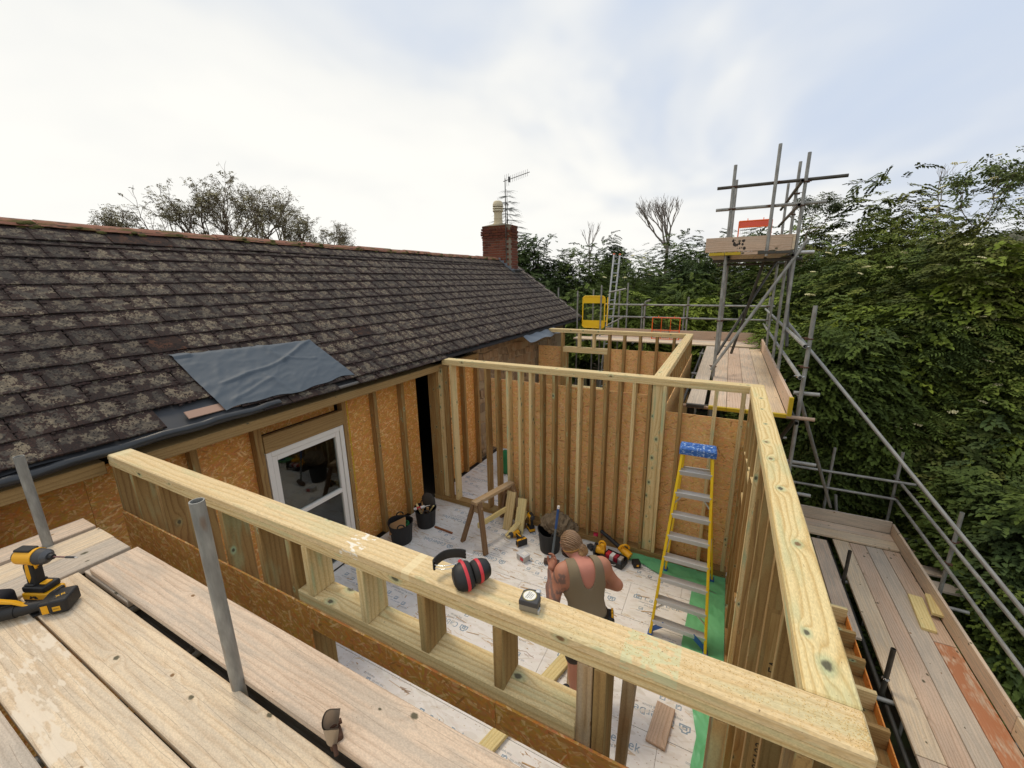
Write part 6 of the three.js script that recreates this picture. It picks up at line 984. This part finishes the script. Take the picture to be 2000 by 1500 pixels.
function tree(name, label, cat, group, u, v, dist, rx, ry, kind, count, c0, c1, opt = {}) {
  if (opt.bank) for (let k = 0; k < 60; k++) { const q = atD(u, v, dist); if (q.x - rx * .85 > 3.45 || q.z + rx * .75 < -9.6) break; dist *= 1.03; rx *= 1.03; ry *= 1.03; }
  const top = atD(u, v, dist), t = thing(name, label, cat, group), gy = groundH(top.x, top.z), cen = V(top.x, top.y - ry * 1.0, top.z);
  const tr = Math.max(.03, ry * (opt.bank ? .02 : .04)), gs = [], base = V(top.x, gy - .15, top.z), fork = V(top.x + rr(-.2, .2), Math.max(gy + .3, cen.y - ry * .45), top.z + rr(-.2, .2));
  gs.push(limb([base, base.clone().lerp(fork, .5).add(V(rr(-.1, .1), 0, rr(-.1, .1))), fork, cen.clone().add(V(0, ry * .5, 0))], tr, tr * .25));
  const Lb = crown(t, 'crown', cen, [rx, ry, rx * (opt.deep || .8)], kind, count, c0, c1, opt);
  for (const L of Lb.slice(0, 9)) { const e = V(L[0], L[1], L[2]); gs.push(limb([fork.clone().lerp(cen, rnd() * .5), fork.clone().lerp(e, .5).add(V(0, .1 * ry, 0)), e], tr * .5, tr * .12, 5)); }
  part(t, 'trunk', mg(gs), barkM);
  if (opt.flowers) { const fg = []; for (let i = 0; i < 14; i++) { const a = i * 2.4, r = .016 * Math.sqrt(i); fg.push(new THREE.IcosahedronGeometry(.013, 0).translate(Math.cos(a) * r, .006 * Math.cos(r * 30), Math.sin(a) * r)); } const geo = mg(fg), im = new THREE.InstancedMesh(geo, std({ color: 0xe9e2b4, roughness: .9 }), opt.flowers);
    for (let i = 0; i < opt.flowers; i++) { const L = Lb[Math.floor(rnd() * Lb.length)], a = rnd() * 6.283, y = rr(.05, .9), q = Math.sqrt(1 - y * y), k = rr(.7, 1.35) * (opt.fs || 1); const p = V(L[0] + Math.cos(a) * q * rx * L[3] * 1.06, L[1] + y * ry * L[3] * 1.08, L[2] + Math.sin(a) * q * rx * .8 * L[3] * 1.06); QQ.setFromEuler(new THREE.Euler(rr(-.35, .35), 0, rr(-.35, .35))); DUM.compose(p, QQ, V(k, k, k)); im.setMatrixAt(i, DUM); } im.name = 'flower_heads'; im.userData.kind = 'stuff'; t.add(im); }
  finish(t); return t;
}
const BANK = 'leafy shrubs on the wooded bank', WOOD = 'trees of the wood behind the site';
// behind the back walkway and the chimney
tree('broadleaf_tree', 'dark broadleaf tree rising just beyond the brick chimney', 'tree', null, 1052, 412, 24, 2.1, 4.2, 'far', 2400, DK, BL, { lobes: 16, lobeR: .34, gap: .36 });
tree('broadleaf_tree', 'low dark tree below the dark one by the chimney', 'tree', null, 1085, 520, 21, 1.7, 3.2, 'far', 1500, DK, BL);
for (const [u, v, d, r, h, c0, c1] of [[1135, 495, 24, 2.0, 3.6, DK, MD], [1178, 470, 27, 1.6, 4.0, DK, BL], [1200, 440, 30, 1.2, 4.4, DK, BL], [1240, 468, 25, 2.3, 3.8, DK, MD], [1290, 470, 27, 2.4, 4.2, DK, MD], [1345, 440, 27, 2.6, 4.8, DK, MD], [1390, 412, 30, 2.6, 5.6, DK, MD], [1450, 398, 34, 3.2, 6.2, DK, MD], [1495, 440, 25, 2.4, 5.0, DK, OL], [1160, 555, 19, 1.8, 2.8, DK, MD], [1400, 470, 22, 2.2, 4.0, DK, BL], [1330, 520, 20, 2.0, 3.4, DK, MD]])
  tree('wood_tree', 'dark green broadleaf tree in the wood behind the back walkway', 'tree', WOOD, u, v, d, r, h, 'far', Math.round(900 + r * 420), c0, c1, { lobes: 14 });
tree('elder_tree', 'elder with a few cream flower heads above the pole ladder', 'tree', null, 1215, 492, 18, 1.5, 2.6, 'small', 1500, DK, MD, { flowers: 34, fs: 1.1 });
for (const [u, v, d, r, h] of [[1245, 572, 16.2, 1.3, 2.0], [1310, 568, 16.6, 1.2, 2.0], [1372, 560, 16.8, 1.3, 2.2], [1440, 590, 16.2, 1.1, 2.0], [1190, 600, 16.4, 1.0, 1.8]])
  tree('bright_bush', 'bright yellow-green bush close behind the back walkway rails', 'bush', 'bright bushes behind the back walkway', u, v, d, r, h, 'broad', 1500, MD, BR, { lobes: 10 });
// the wooded bank on the right, far rows first
for (const [u, v, d, r, h, k, n, c0, c1, o] of [
  [1560, 430, 22, 2.4, 5.0, 'far', 1900, DK, MD], [1640, 428, 19, 2.2, 5.0, 'far', 2000, DK, OL], [1700, 398, 18, 2.2, 5.2, 'far', 2200, DK, OL], [1745, 378, 19, 1.5, 5.4, 'far', 1500, DK, BL], [1800, 356, 16, 2.0, 5.0, 'small', 3600, MD, OL], [1990, 296, 13.5, 2.0, 5.4, 'small', 3800, DK, OL], [1930, 346, 14.5, 2.2, 5.2, 'small', 3600, MD, OL],
  [1590, 490, 16, 1.8, 3.8, 'small', 2900, DK, MD], [1660, 500, 14.5, 1.9, 3.8, 'broad', 2600, DK, MD], [1740, 505, 13, 1.8, 3.6, 'broad', 2700, DK, MD], [1960, 470, 10.5, 1.7, 3.6, 'broad', 2700, DK, OL],
  [1570, 560, 13.5, 1.6, 3.2, 'broad', 2500, DK, BR], [1620, 545, 12.2, 1.5, 3.0, 'broad', 2500, MD, BR], [1690, 560, 11, 1.5, 3.0, 'broad', 2600, DK, MD], [1760, 590, 10, 1.5, 3.0, 'broad', 2600, DK, MD], [1840, 600, 9.2, 1.5, 3.0, 'broad', 2600, DK, MD], [1930, 600, 8.6, 1.4, 2.9, 'broad', 2600, DK, MD], [2010, 590, 8.2, 1.4, 2.9, 'broad', 2400, DK, MD],
  [1600, 650, 11.5, 1.4, 2.6, 'broad', 2300, DK, MD], [1660, 690, 10, 1.3, 2.5, 'broad', 2300, DK, MD], [1730, 720, 8.8, 1.3, 2.4, 'broad', 2300, DK, MD], [1600, 760, 11, 1.3, 2.2, 'broad', 1900, DK, MD], [1680, 830, 9.4, 1.2, 1.9, 'broad', 2000, DK, MD], [1620, 850, 11, 1.2, 1.9, 'broad', 1800, DK, MD], [1760, 850, 8.4, 1.1, 1.9, 'broad', 2000, DK, BL], [1560, 830, 12, 1.3, 2.0, 'broad', 1700, DK, MD],
  [1840, 740, 8.0, 1.2, 2.3, 'broad', 2200, DK, MD], [1930, 730, 7.5, 1.2, 2.3, 'pin', 2600, DK, OL], [2020, 720, 7.2, 1.2, 2.3, 'pin', 2400, DK, OL], [1830, 900, 7.6, 1.0, 1.8, 'broad', 2000, DK, BL], [1910, 900, 7.0, 1.0, 1.8, 'broad', 2000, DK, MD], [1990, 880, 6.6, 1.0, 1.8, 'broad', 1900, DK, MD], [1900, 1020, 6.8, .9, 1.4, 'broad', 1500, DK, MD], [1980, 1030, 6.2, .9, 1.4, 'broad', 1600, DK, MD], [2040, 1120, 5.8, .8, 1.3, 'broad', 1300, DK, MD], [1960, 1150, 6.4, .8, 1.2, 'broad', 1300, DK, MD]])
  tree('bank_shrub', k === 'pin' ? 'feathery pinnate-leaved shrub on the wooded bank beyond the walkway rails' : k === 'far' ? 'tall tree on the skyline of the wooded bank behind the tower' : k === 'small' ? 'small-leaved tree high on the wooded bank' : 'broad-leaved green shrub on the wooded bank beyond the walkway rails', k === 'far' || k === 'small' ? 'tree' : 'shrub', k === 'pin' ? 'feathery shrubs on the bank' : k === 'far' ? 'skyline trees on the bank' : k === 'small' ? 'small-leaved trees on the bank' : BANK, u, v, d, r, h, k, n, c0, c1, { lobes: 13, bank: 1, ...(o || {}) });
// the body of the thicket, row above row
for (let v = 1180, row = 0; v > 420; v -= 74, row++) for (let u = 1560 + (row % 2) * 30 + (v > 900 ? 60 : 0) + (v > 1020 ? 200 : 0); u < 2050; u += 62) {
  const sky = u < 1700 ? mix(450, 420, (u - 1560) / 140) : mix(420, 330, (u - 1700) / 300); if (v < sky + 60) continue;
  const d = mix(6.2, 14.5, sst(1200, 420, v)) * rr(.96, 1.06), k = rnd() < .62 ? 'broad' : 'small', lime = rnd() < .16;
  tree('bank_shrub', k === 'small' ? 'small-leaved bush in the thicket on the wooded bank' : lime ? 'yellow-green broad-leaved shrub in the thicket on the wooded bank' : 'broad-leaved green shrub in the thicket on the wooded bank', 'shrub', k === 'small' ? 'small-leaved bushes of the thicket' : lime ? 'yellow-green shrubs of the thicket' : 'broad-leaved shrubs of the thicket', u + rr(-18, 18), v + rr(-20, 20), d, d * .088, d * .16, k, k === 'small' ? 1500 : 1150, rnd() < .5 ? DK : BL, lime ? BR : rnd() < .35 ? OL : MD, { lobes: 9, lobeR: .5, gap: .26, bank: 1, scale: 1 });
}
tree('sycamore', 'large-leaved pale green sycamore among the elders on the bank', 'tree', null, 1875, 490, 10.5, 1.3, 3.4, 'broad', 2600, MD, BR, { scale: 1.35, lobes: 12, bank: 1 });
tree('elder_tree', 'tall elder covered in cream flower heads on the wooded bank', 'tree', null, 1860, 330, 13, 2.3, 4.8, 'small', 4600, MD, OL, { flowers: 190, lobes: 18 });
tree('elder_tree', 'low elder with large cream flower heads beyond the near rails', 'tree', null, 1895, 560, 8.4, .9, 1.7, 'pin', 1400, DK, MD, { flowers: 16, fs: 1.15, bank: 1 });
tree('elder_tree', 'elder with cream flower heads at the right edge of the bank', 'tree', null, 2000, 400, 10.5, 1.0, 2.4, 'small', 1700, MD, OL, { flowers: 40, bank: 1 });
// trees drawn by their branches
function branchTree(name, label, base, H, spreadA, levels, mat, leafN, dirs, sd, leafC, group, r0 = .12) {
  const keep = seed; seed = sd; const t = thing(name, label, 'tree', group), gs = [], tips = [];
  const grow = (p, d, L, r, lv) => {
    const pts = [p.clone()]; let q = p.clone(), dd = d.clone(); for (let i = 0; i < 3; i++) { dd.add(V(rr(-.28, .28), rr(-.05, .2), rr(-.28, .28))).normalize(); q = q.clone().addScaledVector(dd, L / 3); pts.push(q); }
    gs.push(limb(pts, r, r * .62, lv > 3 ? 3 : 5)); if (lv >= levels - 2) tips.push(...pts.slice(1).map(a => [a, dd.clone()]));
    if (lv >= levels) return; const n = lv < 2 ? 3 : rnd() < .5 ? 3 : 2;
    for (let i = 0; i < n; i++) { const ax = V(rr(-1, 1), rr(-1, 1), rr(-1, 1)).normalize(), nd = dd.clone().applyAxisAngle(ax, rr(.3, 1) * spreadA); nd.y += .08; grow(pts[i === 0 ? 3 : 2 + (rnd() < .6 ? 1 : 0)], nd.normalize(), L * rr(.62, .85), r * .62, lv + 1); }
  };
  for (const d of dirs) grow(base.clone().add(V(d[0] * .1, 0, d[2] * .1)), V(...d).normalize(), H, r0, 1);
  part(t, 'trunk', mg([limb([V(base.x, groundH(base.x, base.z) - .2, base.z), base.clone().lerp(V(base.x, groundH(base.x, base.z), base.z), .4), base], r0 * 1.7, r0 * 1.2), ...gs]), mat);
  if (leafN) { const im = new THREE.InstancedMesh(spray(5, .085, .034, .14, .03), leafMat, leafN); for (let i = 0; i < leafN; i++) { const [p, d] = tips[Math.floor(rnd() * tips.length)]; QQ.setFromEuler(new THREE.Euler(rr(-.8, .8), rnd() * 6.28, rr(-.6, .6))); const k = rr(.6, 1.2); DUM.compose(p.clone().add(V(rr(-.06, .06), rr(-.05, .05), rr(-.06, .06))), QQ, V(k, k, k)); im.setMatrixAt(i, DUM); const b = rr(.7, 1.3); COL.setRGB(leafC[0] * b, leafC[1] * b, leafC[2] * b); im.setColorAt(i, COL); } im.name = 'crown'; im.userData.kind = 'stuff'; t.add(im); }
  seed = keep; finish(t); return t;
}
{
  const LC = [.24, .215, .12];
  const specs = [[325, 515, 20, .82, [[-1, .55, .3], [-.7, .9, .2], [.3, .9, -.2]], 31], [375, 515, 20.3, 1.05, [[-.8, .8, .2], [.3, 1, -.3], [-.9, .5, 0]], 33], [445, 512, 20.5, 1.18, [[-.6, .9, .2], [.1, 1.1, -.3], [.7, .8, .2]], 47], [515, 516, 20.5, 1.18, [[-.6, .9, .1], [.5, 1, .1], [.05, 1.1, -.4]], 59], [575, 520, 20.2, 1.0, [[-.6, .9, .2], [.6, .8, .1], [.1, 1, -.3]], 71], [625, 524, 20, .80, [[-.4, .9, .2], [.9, .5, .1], [.6, .8, -.3]], 83]];
  for (const [u, v, d, L, dirs, sd] of specs) branchTree('garden_tree', 'gnarled sparse-leaved stem of the broad crown spreading behind the clay ridge', atD(u, v + 22, d), L, 1.0, 6, twigM, 900, dirs, sd, LC, 'gnarled stems behind the roof', .06);
  branchTree('bare_tree', 'bare grey tree with upright twigs on the skyline left of the tower', atD(1303, 485, 30), 1.05, .5, 6, deadM, 0, [[-.25, 1, 0], [.2, 1, .1], [0, 1, -.2], [-.6, .8, .1]], 101, null, null, .085);
  branchTree('bare_tree', 'thin bare sapling standing on the skyline right of the chimney', atD(1152, 500, 27), .8, .45, 4, deadM, 0, [[-.2, 1, 0], [.25, 1, .1]], 113, null, null, .04);
  branchTree('bare_tree', 'dead pale twigs poking from the skyline of the bank', atD(1835, 395, 15), .34, .4, 4, deadM, 0, [[-.2, 1, 0], [.2, 1, .1]], 127, null, null, .012);
  branchTree('sprawling_elder', 'leafy elder branches reaching above the skyline of the bank', atD(1910, 440, 12.5), .42, .6, 4, twigM, 330, [[-.8, 1, 0], [.1, .8, .2], [.7, 1, 0]], 139, [.14, .18, .06], null, .011);
  branchTree('sprawling_elder', 'thin leafy branches showing between the tower tubes', atD(1575, 455, 17), .45, .6, 4, twigM, 420, [[-.5, 1, 0], [.9, .8, .2], [.2, 1, 0]], 149, [.09, .11, .05], null, .014);
  // conifer behind the chimney
  const t = thing('conifer', 'thin spruce tip showing behind the chimney pot', 'tree'), top = atD(990, 372, 28), gs = [limb([V(top.x, groundH(top.x, top.z), top.z), V(top.x, top.y - 3, top.z), top], .16, .01)], fr = [];
  part(t, 'trunk', mg(gs), barkM); const g = pinnate(9, .55, .10, .03, .12), N = 900, im = new THREE.InstancedMesh(g, leafMat, N);
  for (let i = 0; i < N; i++) { const f = Math.pow(rnd(), .7), y = top.y - f * 5.2, lay = Math.round(f * 15) / 15, R = .1 + lay * 1.9, a = rnd() * 6.28, q = rnd() * R; const out = V(Math.cos(a), -.15 + .3 * rnd(), Math.sin(a)).normalize(), sd = V().crossVectors(V(0, 1, 0), out).normalize(); const k = rr(.6, 1.0); DUM.makeBasis(sd, V().crossVectors(out, sd), out).scale(V(k, k, k)).setPosition(top.x + Math.cos(a) * q, top.y - lay * 5.2 - .12 * q, top.z + Math.sin(a) * q); im.setMatrixAt(i, DUM); COL.setRGB(.035, .06, .045); im.setColorAt(i, COL); }
  im.name = 'crown'; im.userData.kind = 'stuff'; t.add(im); finish(t);
}
// ferns on the near bank
{
  const fr = (() => { const gs = [], n = 17, len = .78; for (let i = 0; i < n; i++) { const f = (i + .5) / n, k = Math.sin(Math.PI * Math.min(1, .12 + f * .9)), y = .34 * Math.sin(f * 2.2) , z = len * f * .95; for (const s of [-1, 1]) gs.push(leafQuad(.19 * k + .01, .038 * k + .008, .004, .05 * k).rotateY(s * (1.35 - .35 * f)).translate(0, y, z)); } return fin(gs); })();
  const fm = [[.045, .095, .02], [.065, .12, .022], [.03, .075, .02]].map(c => std({ color: new THREE.Color(...c), roughness: .8, side: THREE.DoubleSide }));
  const spots = [[1700, 780, 8.6], [1760, 760, 8.0], [1830, 700, 7.4], [1900, 690, 6.9], [1960, 720, 6.6], [1790, 820, 7.4], [1860, 810, 6.9], [1930, 830, 6.4], [1740, 870, 7.7], [1985, 790, 6.2], [1900, 880, 6.4], [1960, 930, 6.0], [1850, 930, 6.9], [1990, 1000, 5.8], [1920, 1080, 6.1], [1970, 1130, 5.8], [1690, 640, 9.0], [1950, 620, 7.2]];
  for (const [u, v, d] of spots) { const t = thing('fern', 'arching green fern on the near wooded bank beyond the rails', 'fern', 'ferns on the near bank'); let dd = d; for (let k = 0; k < 90; k++) { const q = atD(u, v + 40, dd); if (q.x > 4 && q.y < groundH(q.x, q.z) + .35) break; dd *= 1.02; } const p = atD(u, v + 40, dd); p.y = Math.min(p.y, groundH(p.x, p.z) + .5); for (let i = 0; i < 9; i++) { const m = part(t, 'frond', fr, pick(fm)); m.rotation.set(rr(-.3, .25), i / 9 * 6.28 + rr(-.3, .3), 0, 'YXZ'); m.scale.setScalar(rr(.4, .75)); } part(t, 'root', limb([V(0, groundH(p.x, p.z) - p.y - .05, 0), V(.02, -.1, 0), V(0, .02, 0)], .05, .03, 5), barkM); t.position.copy(p); }
  const pk = std({ color: 0xd276a8, roughness: .7, side: THREE.DoubleSide }); for (const [u, v, d] of [[1880, 1142, 6.4], [1903, 1144, 6.3], [1568, 920, 9.6]]) { const t = thing('pink_flower', 'small pink wild flower on the bank by the walkway rails', 'flower', 'pink flowers on the bank'), p = atD(u, v, d * 1.5); for (let i = 0; i < 5; i++) { const m = part(t, 'petal', leafQuad(.045, .035, .005, .004), pk); m.rotation.y = i * 1.257; } part(t, 'stem', limb([V(0, -.5, 0), V(.01, -.25, 0), V(0, 0, 0)], .004, .003, 4), std({ color: 0x36502a })); t.position.copy(p); }
}
// low ground cover under the shrubs
{
  const N = 30000, geo = SPR.broad[0], im = new THREE.InstancedMesh(geo, leafMat, N); let n = 0;
  for (let i = 0; i < N; i++) { const x = rr(3.6, 17), z = rr(-24, 1), y = groundH(x, z); const a = rnd() * 6.28, out = V(Math.cos(a), .5, Math.sin(a)).normalize(), sd = V().crossVectors(V(0, 1, 0), out).normalize(), k = rr(.7, 1.6); DUM.makeBasis(sd, V().crossVectors(out, sd), out).scale(V(k, k, k)).setPosition(x, y + Math.pow(rnd(), 1.5) * .7, z); im.setMatrixAt(n, DUM); const w = rnd(), b = rr(.7, 1.2); COL.setRGB(mix(DK[0], MD[0], w) * b, mix(DK[1], MD[1], w) * b, mix(DK[2], MD[2], w) * b); im.setColorAt(n++, COL); }
  im.name = 'ground_cover'; im.userData = { kind: 'stuff', label: 'low leafy ground cover over the bank', category: 'ground cover' }; im.castShadow = im.receiveShadow = true; scene.add(im);
}
renderer.render(scene, camera);
